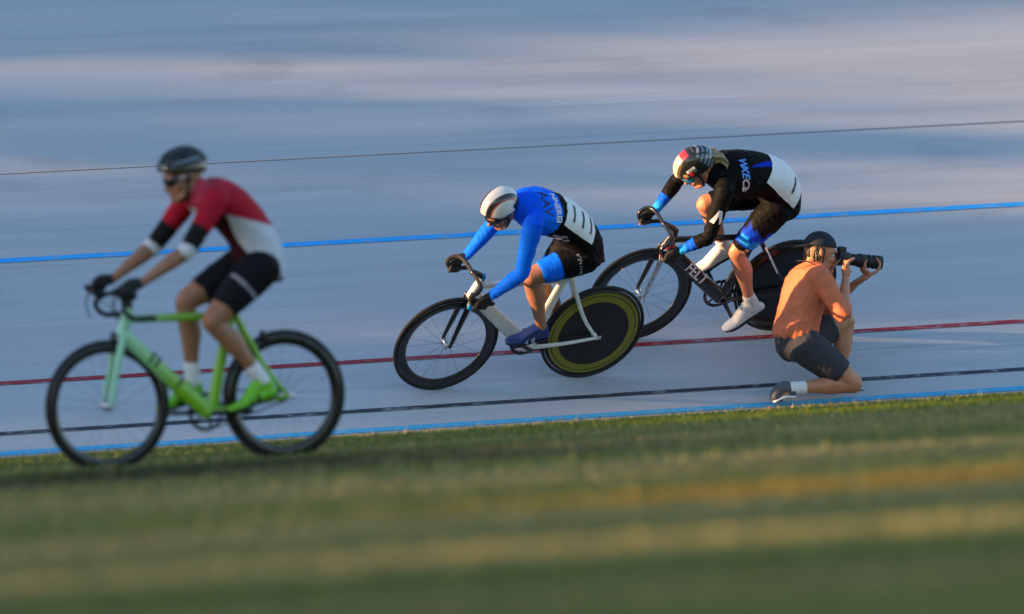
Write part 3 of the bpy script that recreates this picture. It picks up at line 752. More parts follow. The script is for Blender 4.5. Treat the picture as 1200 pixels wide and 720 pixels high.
def rider(name, J, root_m, label, group, skin):
    """body in one skin plus clothing; returns root and the pieces the outfit needs"""
    A = body_prims(J)
    hf = head_frame(V(*J['head']), J['pitch'], J.get('yaw', 0))
    mb = MB()
    for k, p in A.items():
        mb.limb(p[0], p[1], side=p[2], seg=18)
    add_head(mb, hf, J['spine'][-1])
    H = {}
    for n, sg in (('N', 1), ('F', -1)):
        g = J['grip' + n]
        H[n] = hand_pieces(J['wr' + n], g[0], g[1], g[2], sg)
        put(mb, H[n])
    for n in ('N', 'F'):   # feet under the shoes
        mb.limb([V(*J['an' + n]), V(*J['ball' + n]) + V(0, 0, .02)], [(.03, .034), (.032, .018)], side=(0, 1, 0))
    body = obj('person', fuse(mb, 'person', .005, 3, .4), skin, None)
    body.matrix_world = root_m
    tag(body, label, 'person', group)
    return body, A, hf, H
def folds(v, sc, seed=11):
    w = v + .035 * np.stack([np.sin(v[:, 1] * 17 + v[:, 2] * 9), np.sin(v[:, 2] * 15 + v[:, 0] * 12), np.sin(v[:, 0] * 16 + v[:, 1] * 11)], 1)
    r = np.random.default_rng(seed); o = np.zeros(len(v))
    for k in range(5):
        d = r.normal(size=3); d /= np.linalg.norm(d); s = np.sin((w @ d) * sc * (1 + .45 * k) + r.uniform(0, 6)); o += (1 - np.abs(s)) ** 2 / (1 + .4 * k) - .3
    m = .5 + .5 * np.sin(v[:, 0] * 13 + v[:, 2] * 10 + v[:, 1] * 8)
    return o * (.35 + .65 * m)
def suit(body, name, prims, voxel, colfn, m=None, label=None, fold=(.0042, 42)):
    mb = MB()
    for p in prims: mb.limb(p[0], p[1], side=p[2], seg=20)
    me = fuse(mb, name, voxel, 4)
    v, li, t = nearest(me, prims)
    paint(me, colfn(v, li, t))
    if fold:
        nr = np.empty(len(v) * 3, np.float32); me.vertices.foreach_get('normal', nr); nr = nr.reshape(-1, 3)
        k = folds(v, fold[1]); me.vertices.foreach_set('co', (v + nr * (fold[0] * k)[:, None]).astype(np.float32).ravel()); me.update()
    return obj(name, me, m or M_SUIT, body, label=label), tree_of(me)
def sst(x, a, b):
    t = np.clip((x - a) / (b - a), 0, 1); return t * t * (3 - 2 * t)
def lay(c, w, col):
    w = np.asarray(w, np.float32)[:, None]; return c * (1 - w) + np.array(col, np.float32) * w
def fbm(v, sc, seed=0):
    r = np.random.default_rng(seed); o = np.zeros(len(v))
    for k in range(6):
        d = r.normal(size=3); d /= np.linalg.norm(d); o += np.sin((v @ d) * sc * (1 + .6 * k) + r.uniform(0, 6)) / (1 + .5 * k)
    return o / 2.2
def gloves(body, H, m, label=None, cut=4):
    for n in ('N', 'F'):
        mb = MB(); put(mb, H[n], .0028, cut=cut)
        o = obj('glove', fuse(mb, 'glove', .004, 2, .4), m, body, label=label)
def glasses(hf, body, m, frame_m, lo=-.5, hi=.5, big=1.0):
    c, f, y, u = hf
    o, me = shell('eyewear', hf, (.022, 0, -.006), (.089 * big, .072 * big, .058), lambda a, b, d: a > .38 and lo < d < hi, .003, m, body, 64, 40)
    for sg in (1, -1):
        MB().limb([c + f * .058 + y * (sg * .066) + u * -.002, c + f * .02 + y * (sg * .080) + u * .004, c + f * -.02 + y * (sg * .082) + u * .002], [(.002, .005)] * 3, seg=8, side=tuple(y)).build('temple', frame_m, o)
    return o
def chin_strap(hf, parent, m):
    c, f, y, u = hf
    for sg in (1, -1):
        MB().limb([c + f * .015 + y * (sg * .088) + u * .015, c + f * .018 + y * (sg * .080) + u * -.045, c + f * .045 + y * (sg * .045) + u * -.118, c + f * .055 + u * -.136], [(.002, .008)] * 4, seg=8, side=tuple(y)).build('chin_strap', m, parent)

# ================================================================== rider in blue on the white bicycle
def make_blue():
    MW = track_frame(-.66571, .52056, .04277, .18145)
    g = dict(frame_m=mat('white_frame_paint', (.70, .73, .72), .28, coat=.6, var=.04, scale=12), fork_m=(M_CARBON, M_CARBON), bar_x=.915, bar_z=.862, drop_z=.757, bar_w=.185, head_z=.80, tt_z=.745,
             seat_z=.835, stay_z=.80, saddle=(.215, .905), crank=R(34.5), foot=((.996, 0, -.09), (.96, 0, -.25)), deep=1.15, stem_m=M_CARBON, headset_m=mat('sky_blue_anodised', (.03, .25, .60), .3, metal=.6), plug=False)
    b = empty('bicycle', 'white track bicycle with black disc rear wheel ringed in yellow', 'bicycle', 'bicycles on the track', MW)
    fr = bicycle(b, g)
    # white aero head tube piece and blue flash at the crown
    MB().limb([V(.892, .044, .655), V(.902, .047, .625)], [(.0118, .0225)] * 2, side=(0, 1, 0)).build('fork_decal', mat('sky_blue_tape', (.02, .32, .75), .4), b)
    wheel('front_wheel', WB, b, rim_in=.258, nsp=18)
    yl = mat('yellow_print', (.20, .185, .012), .5); yd = mat('dull_yellow_print', (.05, .047, .012), .5)
    wheel('disc_wheel', 0, b, disc=True, ring=(yl, yd), front=False, rim_m=mat('matt_carbon_disc', (.009, .009, .010), .5, scale=18))
    J = dict(spine=[(.185, 0, .955), (.240, 0, 1.045), (.335, 0, 1.160), (.470, 0, 1.245), (.595, 0, 1.292), (.685, 0, 1.318), (.735, 0, 1.330)],
             spine_r=[(.150, .100), (.158, .118), (.152, .112), (.160, .118), (.168, .122), (.135, .092), (.068, .066)],
             shN=(.690, .175, 1.318), shF=(.712, -.165, 1.262), elN=(.728, .245, 1.015), elF=(.700, -.255, 1.015), wrN=(.872, .203, .828), wrF=(.862, -.203, .828),
             gripN=((.925, .185, .760), (1, 0, .12), (-.25, .55, .78)), gripF=((.925, -.185, .760), (1, 0, .12), (-.25, -.55, .78)),
             hipN=(.225, .090, .985), hipF=(.225, -.090, .985), knN=(.575, .105, .872), knF=(.377, -.10, .651), anN=(.420, .105, .490), anF=(.150, -.105, .330),
             ballN=(.548, .105, .388), ballF=(.275, -.105, .197), head=(.834, .012, 1.332), pitch=R(37), yaw=R(13), bulk=.98)
    body, A, hf, H = rider('person', J, MW, 'crouched track racer in blue long sleeves and white striped helmet', 'racers on bicycles', M_SKIN[0])
    P = [grow(A['torso'], .007), grow(A['armN'], .006), grow(A['armF'], .006), grow(clip_limb(A['legN'], .76), .008), grow(clip_limb(A['legF'], .76), .008)]
    BLU = (.004, .150, .95); BLK = (.006, .006, .008)
    def col(v, li, t):
        c = np.tile(np.array(BLU, np.float32), (len(v), 1))
        arm = (li == 1) | (li == 2)
        tor = li == 0
        edge = .468 + .62 * np.clip(1.345 - v[:, 2], 0, .25)
        c = lay(c, (~arm) * sst(edge - v[:, 0], -.004, .004), BLK)
        c = lay(c, arm * sst(.05 + .04 * fbm(v, 12, 4) - t, 0, .02) * 0, BLK)
        # darker shoulder yoke printed on the blue
        c = lay(c, (arm | tor) * sst(v[:, 2], 1.27, 1.36) * sst(v[:, 0], .60, .63) * .45, (.001, .03, .75))
        # black slash on the outside of the forearm
        fm = arm * sst(t, .70, .72) * sst(.86 - t, 0, .02) * sst(fbm(v * np.array([1, .3, 1]), 45, 2), .62, .72) * (v[:, 1] < 0)
        c = lay(c, fm, (.005, .02, .12))
        leg = (li == 3) | (li == 4)
        c = lay(c, leg * sst(t, .66, .665), BLU)
        c = lay(c, leg * sst(t, .72, .725) * sst(.90 - t, 0, .01) * sst(np.abs(fbm(v, 16, 8)), .55, .62) * 0, BLK)
        # scribbled sponsor script on the thigh
        s1 = leg * (np.abs(t - .36 - .10 * np.sin(v[:, 0] * 14)) < .045) * (v[:, 1] > .12) * (np.sin(v[:, 0] * 260 + v[:, 2] * 210) + np.sin(v[:, 0] * 120 - v[:, 2] * 330) > .35)
        c = lay(c, s1 * .85, (.50, .48, .55))
        return c
    st, tr = suit(body, 'skinsuit', P, .006, col)
    # race number pinned on the back, turned towards the near flank
    du, dv = V(-.84, .05, -.54), V(-.22, -.70, .66)
    oc = (.322, .050, 1.255)
    bib = obj('race_number', wrap(grid_mesh(.275, .245), tr, oc, du, dv, .004, .018, name='race_number'), M_BIB, body)
    obj('lettering', wrap(text_mesh('111', .165, bold=.0), tr, V(*oc) - dv.normalized() * .03, du, dv, .0062), M_PRINTB, bib)
    sub = lambda nm, txt, size, o, a, b, m, **k: obj(nm, wrap(text_mesh(txt, size, **k), tr, o, a, b, .003), m, st)
    sub('lettering', 'NNEREI', .056, (.512, .075, 1.35), V(.02, .80, -.60), V(-1, 0, -.10), M_PRINTW, bold=.0015)
    sub('lettering', 'AAV', .085, (.585, .065, 1.38), V(.02, .80, -.60), V(-1, 0, -.10), mat('navy_print', (.004, .015, .16), .6), bold=.001)
    sub('lettering', 'IN', .060, (.37, .25, .93), V(-.4, .1, -.8), V(.85, .15, -.3), M_PRINTB)
    for i, (x, z) in enumerate(((.49, 1.225), (.465, 1.200), (.445, 1.215), (.42, 1.185))):
        obj('print_stripe', wrap(grid_mesh(.055 - .008 * i, .012), tr, (x, .20, z), (-.9, 0, -.3 + .1 * i), (-.2, -.4, .8), .003), M_PRINTG, st)
    gloves(body, H, mat('black_glove', (.011, .011, .012), .75, bump=.2, scale=80), cut=None)
    navy = mat('navy_shoe', (.010, .030, .16), .45); 
    def toe_of(h, t, y): return (h[0], y, h[1]), (t[0], y, t[1])
    shoe('shoe', J['anN'], (.365, .105, .404), J['ballN'], (.634, .105, .380), 1, body, navy, M_DARKM, strap_m=mat('pale_strap', (.25, .28, .40), .5))
    shoe('shoe', J['anF'], (.100, -.105, .250), J['ballF'], (.358, -.105, .180), -1, body, navy, M_DARKM, strap_m=M_GRIP)
    def hc(h):
        w = np.array([.74, .73, .70], np.float32); c = np.tile(w, (len(h), 1))
        ya = np.abs(h[:, 1]); fr = h[:, 0]
        cen = .040 + .012 * sst(-fr, -.1, .1)
        c = lay(c, sst(.0145 - np.abs(ya - cen), 0, .002), (.025, .018, .016))
        c = lay(c, sst(.0035 - np.abs(ya - cen - .0165), 0, .001), (.40, .03, .04))
        lowrim = .030 * (fr > 99)
        k = h[:, 2] - (.015 + .30 * fr * .12)
        c = lay(c, sst(.013 - (h[:, 2] - (-.007 + .35 * fr)), 0, .004), (.014, .014, .015))
        c = lay(c, sst(-fr - .045, 0, .006) * sst(.030 - h[:, 2], 0, .008), (.014, .014, .015))
        return c
    hel, me = shell('helmet', hf, (.0, 0, .030), (.126, .097, .122), lambda a, b, d: d > -.06 + .36 * a and d > -.46, .012, M_SHELL, body, 120, 80, hc)
    t2 = tree_of(me); c, f, y, u = hf
    obj('lettering', wrap(text_mesh('NIIIEII', .022, bold=.0006), t2, c + f * .045 + y * .09 + u * .048, V(*(-f * .95 + u * -.25)), V(*(u * .95 - f * .25)), .002, .01), M_PRINTW, hel)
    chin_strap(hf, hel, M_GRIP)
    glasses(hf, body, mat('smoked_lens', (.015, .014, .014), .12), M_GRIP, -.75, .9, 1.06)
make_blue()

# ================================================================== rider in black on the black bicycle
def make_black():
    MW = track_frame(-2.15154, .97875, .00367, .17178)
    silver = mat('sunlit_fork_silver', (.55, .56, .60), .3, metal=.7)  # near fork blade only: its sunlit look is put into the colour
    g = dict(frame_m=mat('black_frame_paint', (.012, .012, .014), .25, coat=.6), fork_m=(silver, M_CARBON), bar_x=.930, bar_z=.858, drop_z=.742, bar_w=.188, head_z=.775, tt_z=.722,
             seat_z=.80, stay_z=.70, saddle=(.215, .905), crank=R(-122), foot=((.8, 0, -.6), (.86, 0, -.50)), deep=1.1, stem_m=M_CARBON, reach=.075, bar_m=M_CARBON, crank_m=M_DARKM, ring_m=M_CARBON)
    b = empty('bicycle', 'black track bicycle with FELT on the down tube and plain black disc wheel', 'bicycle', 'bicycles on the track', MW)
    fr = bicycle(b, g)
    t = tree_of(fr.data)
    dd = V(.842, 0, .66) - V(.43, 0, .30); dd.normalize()
    obj('lettering', wrap(text_mesh('FELT', .095, bold=.002), t, (.635, .02, .478), -dd, V(dd.z, 0, -dd.x) * -1, .0015, .02), M_PRINTW, fr)
    # pale stripe along the near seat stay and a red and gold badge by the head tube
    MB().limb([V(.215, .028, .655), V(.105, .052, .475)], [(.0085, .0065)] * 2, side=(0, 1, 0)).build('stay_decal', M_PRINTW, fr)
    MB().box((.862, .026, .745), (.02, .006, .05), X=(.9, 0, .35), Zx=(-.35, 0, .9)).build('head_badge', mat('gold_badge', (.55, .38, .16), .35, metal=.5), fr)
    MB().ell((.878, .030, .700), (.016, .010, .018)).build('head_reflector', mat('red_badge', (.55, .06, .06), .4), fr)
    wheel('front_wheel', WB, b, rim_in=.252, nsp=18)
    wheel('disc_wheel', 0, b, disc=True, front=False, rim_m=mat('glossy_carbon_disc', (.010, .009, .009), .25, scale=14))
    J = dict(spine=[(.165, 0, .965), (.205, 0, 1.055), (.275, 0, 1.155), (.400, 0, 1.192), (.545, 0, 1.205), (.655, 0, 1.222), (.715, 0, 1.240)],
             spine_r=[(.150, .105), (.158, .128), (.152, .118), (.158, .125), (.170, .128), (.138, .096), (.066, .064)],
             shN=(.675, .178, 1.215), shF=(.675, -.178, 1.215), elN=(.745, .250, .925), elF=(.760, -.265, .985), wrN=(.892, .205, .800), wrF=(.890, -.205, .815),
             gripN=((.948, .188, .744), (1, 0, .12), (-.25, .55, .78)), gripF=((.948, -.188, .744), (1, 0, .12), (-.25, -.55, .78)),
             hipN=(.235, .090, .995), hipF=(.235, -.090, .995), knN=(.447, .105, .690), knF=(.625, -.105, .912), anN=(.268, .105, .300), anF=(.425, -.105, .585),
             ballN=(.337, .105, .150), ballF=(.505, -.105, .434), head=(.805, 0, 1.268), pitch=R(48), bulk=.96)
    body, A, hf, H = rider('person', J, MW, 'crouched track racer in black long sleeved skinsuit with number 1', 'racers on bicycles', M_SKIN[1])
    P = [grow(A['torso'], .007), grow(A['armN'], .006), grow(A['armF'], .006), grow(clip_limb(A['legN'], .86), .008), grow(clip_limb(A['legF'], .86), .008)]
    BLK = (.006, .006, .0065)
    def col(v, li, t):
        c = np.tile(np.array(BLK, np.float32), (len(v), 1))
        arm = (li == 1) | (li == 2); leg = (li == 3) | (li == 4)
        k = sst(t, .80, .815)
        c = lay(c, arm * k, (.004, .10, .70)); c = lay(c, arm * k * sst(t, .88, .98), (.02, .36, .95))
        # blue flames up the thighs
        out = np.where(li == 3, v[:, 1], -v[:, 1])
        fl = t + .16 * fbm(v * np.array([2.2, 1.0, 1.0]), 22, 5)
        c = lay(c, leg * sst(fl, .48, .58) * sst(.97 - t, 0, .02) * sst(out, .085, .105), (.004, .05, .60))
        c = lay(c, leg * sst(fl, .68, .80) * sst(.93 - t, 0, .02) * sst(out, .10, .12), (.02, .33, .92))
        # blue blade across the back
        a = (v[:, 0] - .31) / .17
        c = lay(c, (li == 0) * sst(.5 - np.abs(a - .5), 0, .08) * sst(.006 + .020 * (1 - np.clip(a, 0, 1)) - np.abs((v[:, 1] - .045) - .045 * a), 0, .004) * (v[:, 2] > 1.15), (.006, .035, .50))
        return c
    st, tr = suit(body, 'skinsuit', P, .006, col)
    du, dv = V(-.72, .05, -.62), V(-.42, -.66, .60)
    oc = V(.215, .085, 1.205)
    bib = obj('race_number', wrap(grid_mesh(.30, .235), tr, oc, du, dv, .004, .018, name='race_number'), M_BIB, body)
    obj('lettering', wrap(text_mesh('1', .15, bold=.003), tr, oc + du.normalized() * .05 - dv.normalized() * .02, du, dv, .0062), mat('maroon_print', (.045, .010, .020), .6), bib)
    ob = [obj('lettering', wrap(text_mesh(x, .066, .2, .002), tr, (.535, .052 + .042 * i, 1.31 - .012 * i), V(.05, .86, -.5), V(-1, .05, -.05), .003), m, st) for i, (x, m) in enumerate((('W', M_PRINTS), ('X', M_PRINTS), ('E', M_PRINTS), ('O', M_PRINTP), ('A', M_PRINTW)))]
    # white chevron on the near upper arm
    me = bpy.data.meshes.new('c'); me.from_pydata([(-.034, -.045, 0), (-.012, -.045, 0), (.004, .012, 0), (.022, -.045, 0), (.044, -.045, 0), (.014, .045, 0), (-.008, .045, 0)], [], [(0, 1, 2, 6), (2, 3, 4, 5), (2, 5, 6)])
    obj('sleeve_chevron', wrap(me, tr, (.722, .245, 1.075), V(-1, .1, -.2), V(-.2, -.05, 1), .003, .03), M_PRINTW, st)
    for x, z, w in ((.405, .722, .022), (.385, .742, .018)):
        obj('hem_label', wrap(grid_mesh(w, .030), tr, (x + .03, .17, z), V(-.6, 0, .8), V(.8, 0, .6), .003), mat('gold_print', (.60, .45, .25), .5), st)
    gloves(body, H, mat('black_mitt', (.011, .011, .012), .75, bump=.2, scale=80), cut=5)
    sh = mat('white_shoe_cover', (.66, .68, .70), .5, bump=.05, scale=60)
    shoe('shoe', J['anN'], (.164, .105, .251), J['ballN'], (.400, .105, .090), 1, body, sh, M_DARKM)
    shoe('shoe', J['anF'], (.345, -.105, .524), J['ballF'], (.580, -.105, .392), -1, body, sh, M_DARKM)
    for an, kn in (('anN', 'knN'), ('anF', 'knF')):
        a_, k_ = V(*J[an]), V(*J[kn]); MB().limb([a_ + (a_ - k_) * .10, a_ + V(-.008, 0, 0), a_.lerp(k_, .13)], [(.040, .046), (.037, .043), (.036, .040)], side=(0, 1, 0)).build('shoe_cover_cuff', sh, body)
    def hc(h):
        c = np.tile(np.array([.014, .014, .015], np.float32), (len(h), 1)); ya, fr, up = np.abs(h[:, 1]), h[:, 0], h[:, 2]
        c = lay(c, sst(.034 - ya, 0, .003) * sst(fr, .018, .024), (.66, .54, .36)); c = lay(c, sst(.054 - ya, 0, .006) * sst(ya - .034, 0, .003) * sst(fr, .04, .06) * .6, (.16, .09, .035))
        c = lay(c, sst(.036 - ya, 0, .003) * sst(.026 - np.abs(fr - .004), 0, .003) * (up > 0), (.60, .02, .04))
        c = lay(c, sst(.0022 - np.abs(ya - .036), 0, .001) * (fr > 0) * .8, (.02, .02, .02))
        q = np.hypot((fr - .060), (up - .030)) 
        c = lay(c, sst(.016 - np.hypot(fr - .075, up - .035), 0, .004) * (ya > .03), (.45, .27, .10))
        c = lay(c, sst(.014 - np.maximum(np.abs(fr - .040), np.abs(up - .030)), 0, .003) * (ya > .03), (.62, .03, .05))
        c = lay(c, sst(.011 - np.maximum(np.abs(fr - .008), np.abs(up - .036)), 0, .003) * (ya > .03), (.16, .16, .17))
        v = (fr < -.055) * (np.sin(up * 210 + fr * 60) > .1) * (np.abs(np.sin(h[:, 1] * 70)) > .35)
        c = lay(c, v * .9, (.20, .28, .42))
        return c
    hel, me = shell('helmet', hf, (-.004, 0, .030), (.136, .097, .120), lambda a, b, d: d > -.10 + .36 * a and d > -.42, .012, M_SHELL, body, 120, 80, hc)
    t2 = tree_of(me); c, f, y, u = hf
    pl = obj('helmet_label', wrap(grid_mesh(.058, .017), t2, c + f * .022 + y * .09 + u * .088, V(*(-f)), V(*(u * .9 - y * .3)), .0015, .012), M_PRINTW, hel)
    obj('lettering', wrap(text_mesh('HIIIIH', .015, bold=.0004), t2, c + f * .022 + y * .09 + u * .088, V(*(-f)), V(*(u * .9 - y * .3)), .0028, .01), M_PRINTB, hel)
    chin_strap(hf, hel, M_GRIP)
    glasses(hf, body, mat('blue_mirror_lens', (.03, .30, .50), .12, metal=.6), mat('grey_temple', (.25, .24, .25), .4), -.62, .62, 1.05)
    # fair hair bunched at the nape
    rg = random.Random(4); hb = MB()
    for i in range(22):
        a, b2 = rg.uniform(-.045, .045), rg.uniform(-.035, .035)
        p0 = c - f * .085 + y * a * .6 + u * (-.01 + b2)
        L = rg.uniform(.04, .09)
        hb.limb([p0, p0 - f * (.035) + V(-.02, a * .3, .0), p0 - f * .05 + V(-L * .7, a * .9, -.015 + b2 * .4), p0 - f * .05 + V(-L, a * 1.2, -.045 + b2 * .5)], [.013, .014, .010, .003], seg=7, sub=3)
    hb.ell(c - f * .075 + u * -.015, (.032, .055, .05), f, y, u)
    hb.build('hair', mat('blond_hair', (.36, .27, .15), .45, bump=.4, scale=120, var=.3), body)
make_black()

# ================================================================== nearer rider in red on the green bicycle, on the infield grass
def make_red():
    p = V(-1.2103, 48.4509, -.004); lean = R(4); up = Z * math.cos(lean) + Z.cross(U) * math.sin(lean)
    MW = basis(p, U, up.cross(U), up)
    mint = bpy.data.materials.new('mint_to_lime_paint'); mint.use_nodes = True; nt = mint.node_tree; pb = nt.nodes['Principled BSDF']
    tc = nt.nodes.new('ShaderNodeTexCoord'); sx = nt.nodes.new('ShaderNodeSeparateXYZ'); cr = nt.nodes.new('ShaderNodeValToRGB'); mr = nt.nodes.new('ShaderNodeMapRange')
    mr.inputs[1].default_value = .35; mr.inputs[2].default_value = .90
    nt.links.new(tc.outputs['Object'], sx.inputs[0]); nt.links.new(sx.outputs[0], mr.inputs[0]); nt.links.new(mr.outputs[0], cr.inputs[0]); nt.links.new(cr.outputs[0], pb.inputs['Base Color'])
    cr.color_ramp.elements[0].color = (.22, .50, .02, 1); cr.color_ramp.elements[1].color = (.36, .72, .50, 1); cr.color_ramp.elements[0].position = .45
    pb.inputs['Roughness'].default_value = .28; pb.inputs['Coat Weight'].default_value = .5
    g = dict(frame_m=mint, fork_m=(mint, mint), bar_x=.858, bar_z=.905, drop_z=.790, bar_w=.200, head_z=.825, tt_z=.765, seat_z=.84, stay_z=.76, saddle=(.150, .940), crank=R(180),
             foot=((.96, 0, -.28), (.97, 0, -.22)), deep=1.0, hoods=True, reach=.085)
    b = empty('bicycle', 'lime and mint green road bicycle on the infield grass', 'bicycle', 'bicycles on the track', MW)
    bicycle(b, g)
    for sg in (1, -1):
        MB().limb([V(.945, sg * .20, .925), V(.98, sg * .13, .90), V(.95, sg * .05, .86), V(.88, sg * .022, .78)], [.0028] * 4, seg=6).build('brake_cable', M_GRIP, b)
    for c_, up_ in ((V(.905, 0, .700), V(.2, 0, 1)), (V(.085, 0, .665), V(-.55, 0, .8))):
        br = MB()
        for sg in (1, -1): br.limb([c_ + V(.02, sg * .004, .01), c_ + V(.022, sg * .030, -.005), c_ + V(.018, sg * .026, -.045)], [(.006, .009), (.006, .009), (.004, .012)], seg=8)
        br.build('brake_caliper', M_DARKM, b)
    for t_ in (.30, .36, .62): 
        q_ = V(.876, 0, .697).lerp(V(.415, 0, .272), t_); d_ = (V(.415, 0, .272) - V(.876, 0, .697)).normalized(); MB().limb([q_, q_ + d_ * .014], [(.0248, .0445)] * 2, side=(0, 1, 0), cap=False).build('frame_stripe', M_PRINTB, b)
    wheel('front_wheel', WB, b, rim_in=.272, nsp=20); wheel('rear_wheel', 0, b, rim_in=.262, nsp=24, front=False)
    J = dict(spine=[(.105, 0, 1.000), (.125, 0, 1.085), (.175, 0, 1.205), (.265, 0, 1.310), (.355, 0, 1.365), (.420, 0, 1.392), (.455, 0, 1.425)],
             spine_r=[(.150, .105), (.152, .118), (.150, .108), (.162, .112), (.172, .112), (.135, .085), (.066, .064)],
             shN=(.410, .185, 1.375), shF=(.410, -.185, 1.375), elN=(.600, .240, 1.130), elF=(.600, -.240, 1.130), wrN=(.845, .208, .972), wrF=(.845, -.208, .972),
             gripN=((.925, .200, .922), (.95, 0, .20), (-.15, .40, .9)), gripF=((.925, -.200, .922), (.95, 0, .20), (-.15, -.40, .9)),
             hipN=(.130, .092, 1.025), hipF=(.130, -.092, 1.025), knN=(.425, .105, .747), knF=(.486, -.105, .842), anN=(.155, .105, .435), anF=(.460, -.105, .425),
             ballN=(.247, .105, .293), ballF=(.583, -.105, .293), head=(.520, 0, 1.500), pitch=R(12), yaw=R(6), bulk=.98)
    body, A, hf, H = rider('person', J, MW, 'upright rider in red and white jersey with dark helmet on the grass', 'racers on bicycles', M_SKIN[0])
    sl = lambda n: grow(clip_limb(A['arm' + n], .60), .009)
    RED = (.42, .012, .030)
    def col(v, li, t):
        c = np.tile(np.array(RED, np.float32), (len(v), 1)); arm = li > 0
        c = lay(c, (li == 0) * sst(v[:, 0], .20, .40) * sst(.16 - np.abs(v[:, 1]), 0, .1) * .5 * (v[:, 2] > 1.3), (.60, .10, .16))
        c = lay(c, (li == 0) * sst(1.255 + .25 * (v[:, 0] - .2) - v[:, 2], -.006, .006), (.60, .62, .70))
        c = lay(c, (li == 0) * (v[:, 0] > .20 + .62 * (v[:, 2] - 1.05)) * (v[:, 2] < 1.30), (.05, .008, .012))
        c = lay(c, arm * sst(t, .60, .61), (.014, .013, .014)); c = lay(c, arm * sst(t, .90, .91), (.62, .62, .66))
        return c
    top, tr = suit(body, 'jersey', [grow(A['torso'], .012), sl('N'), sl('F')], .006, col)
    me = text_mesh('27', .13, bold=.003)
    sh = [grow(A['torso'], .008)]; sh[0] = clip_limb(sh[0], .30)
    suit(body, 'shorts', sh + [grow(clip_limb(A['legN'], .74), .009), grow(clip_limb(A['legF'], .74), .009)], .006, lambda v, li, t: lay(np.tile(np.array([.012, .012, .015], np.float32), (len(v), 1)), (li > 0) * (np.abs(t - .55) < .03) * (np.abs(v[:, 1]) > .12), (.30, .30, .36)))
    gloves(body, H, mat('dark_mitt', (.012, .013, .016), .75, bump=.2, scale=80), cut=5)
    lime = mat('lime_shoe', (.18, .55, .02), .4); pale = mat('pale_shoe', (.60, .50, .46), .45)
    shoe('shoe', J['anN'], (.085, .105, .342), J['ballN'], (.340, .105, .268), 1, body, lime, M_DARKM, strap_m=M_GRIP)
    shoe('shoe', J['anF'], (.400, -.105, .335), J['ballF'], (.662, -.105, .275), -1, body, lime, M_DARKM, strap_m=M_GRIP)
    MB().limb([V(*J['anN']) + V(.0, 0, -.01), V(*J['anN']) + (V(*J['knN']) - V(*J['anN'])) * .22], [(.038, .041), (.036, .040)], side=(0, 1, 0)).build('sock', M_PRINTW, body)
    MB().limb([V(*J['anF']) + V(.0, 0, -.01), V(*J['anF']) + (V(*J['knF']) - V(*J['anF'])) * .22], [(.038, .041), (.036, .040)], side=(0, 1, 0)).build('sock', M_PRINTW, body)
    def hc(h):
        c = np.tile(np.array([.016, .018, .022], np.float32), (len(h), 1))
        return lay(c, (np.abs(h[:, 2] - .050) < .004) * (np.abs(h[:, 1]) > .02), (.24, .27, .32))
    hel, me = shell('helmet', hf, (-.008, 0, .032), (.128, .098, .112), lambda a, b, d: d > -.15 + .28 * a, .014, M_SHELL, body, 96, 64, hc)
    c, f, y, u = hf
    for i in range(-3, 4):   # raised ribs between the vents
        a0 = i * .42
        pts = [c + u * .032 - f * .008 + f * (.134 * math.sin(t)) + (u * math.cos(a0) + y * math.sin(a0)) * (.112 * math.cos(t)) for t in np.linspace(-1.15, 1.0, 7)]
        MB().limb(pts, [(.009, .007)] * 7, seg=8, side=tuple(y)).build('helmet_rib', mat('helmet_rib_shell', (.022, .025, .030), .3) if i == -3 else bpy.data.materials['helmet_rib_shell'], hel)
    chin_strap(hf, hel, M_GRIP)
    glasses(hf, body, mat('dark_lens', (.02, .02, .025), .12), M_PRINTW, -.55, .55, 1.04)
make_red()

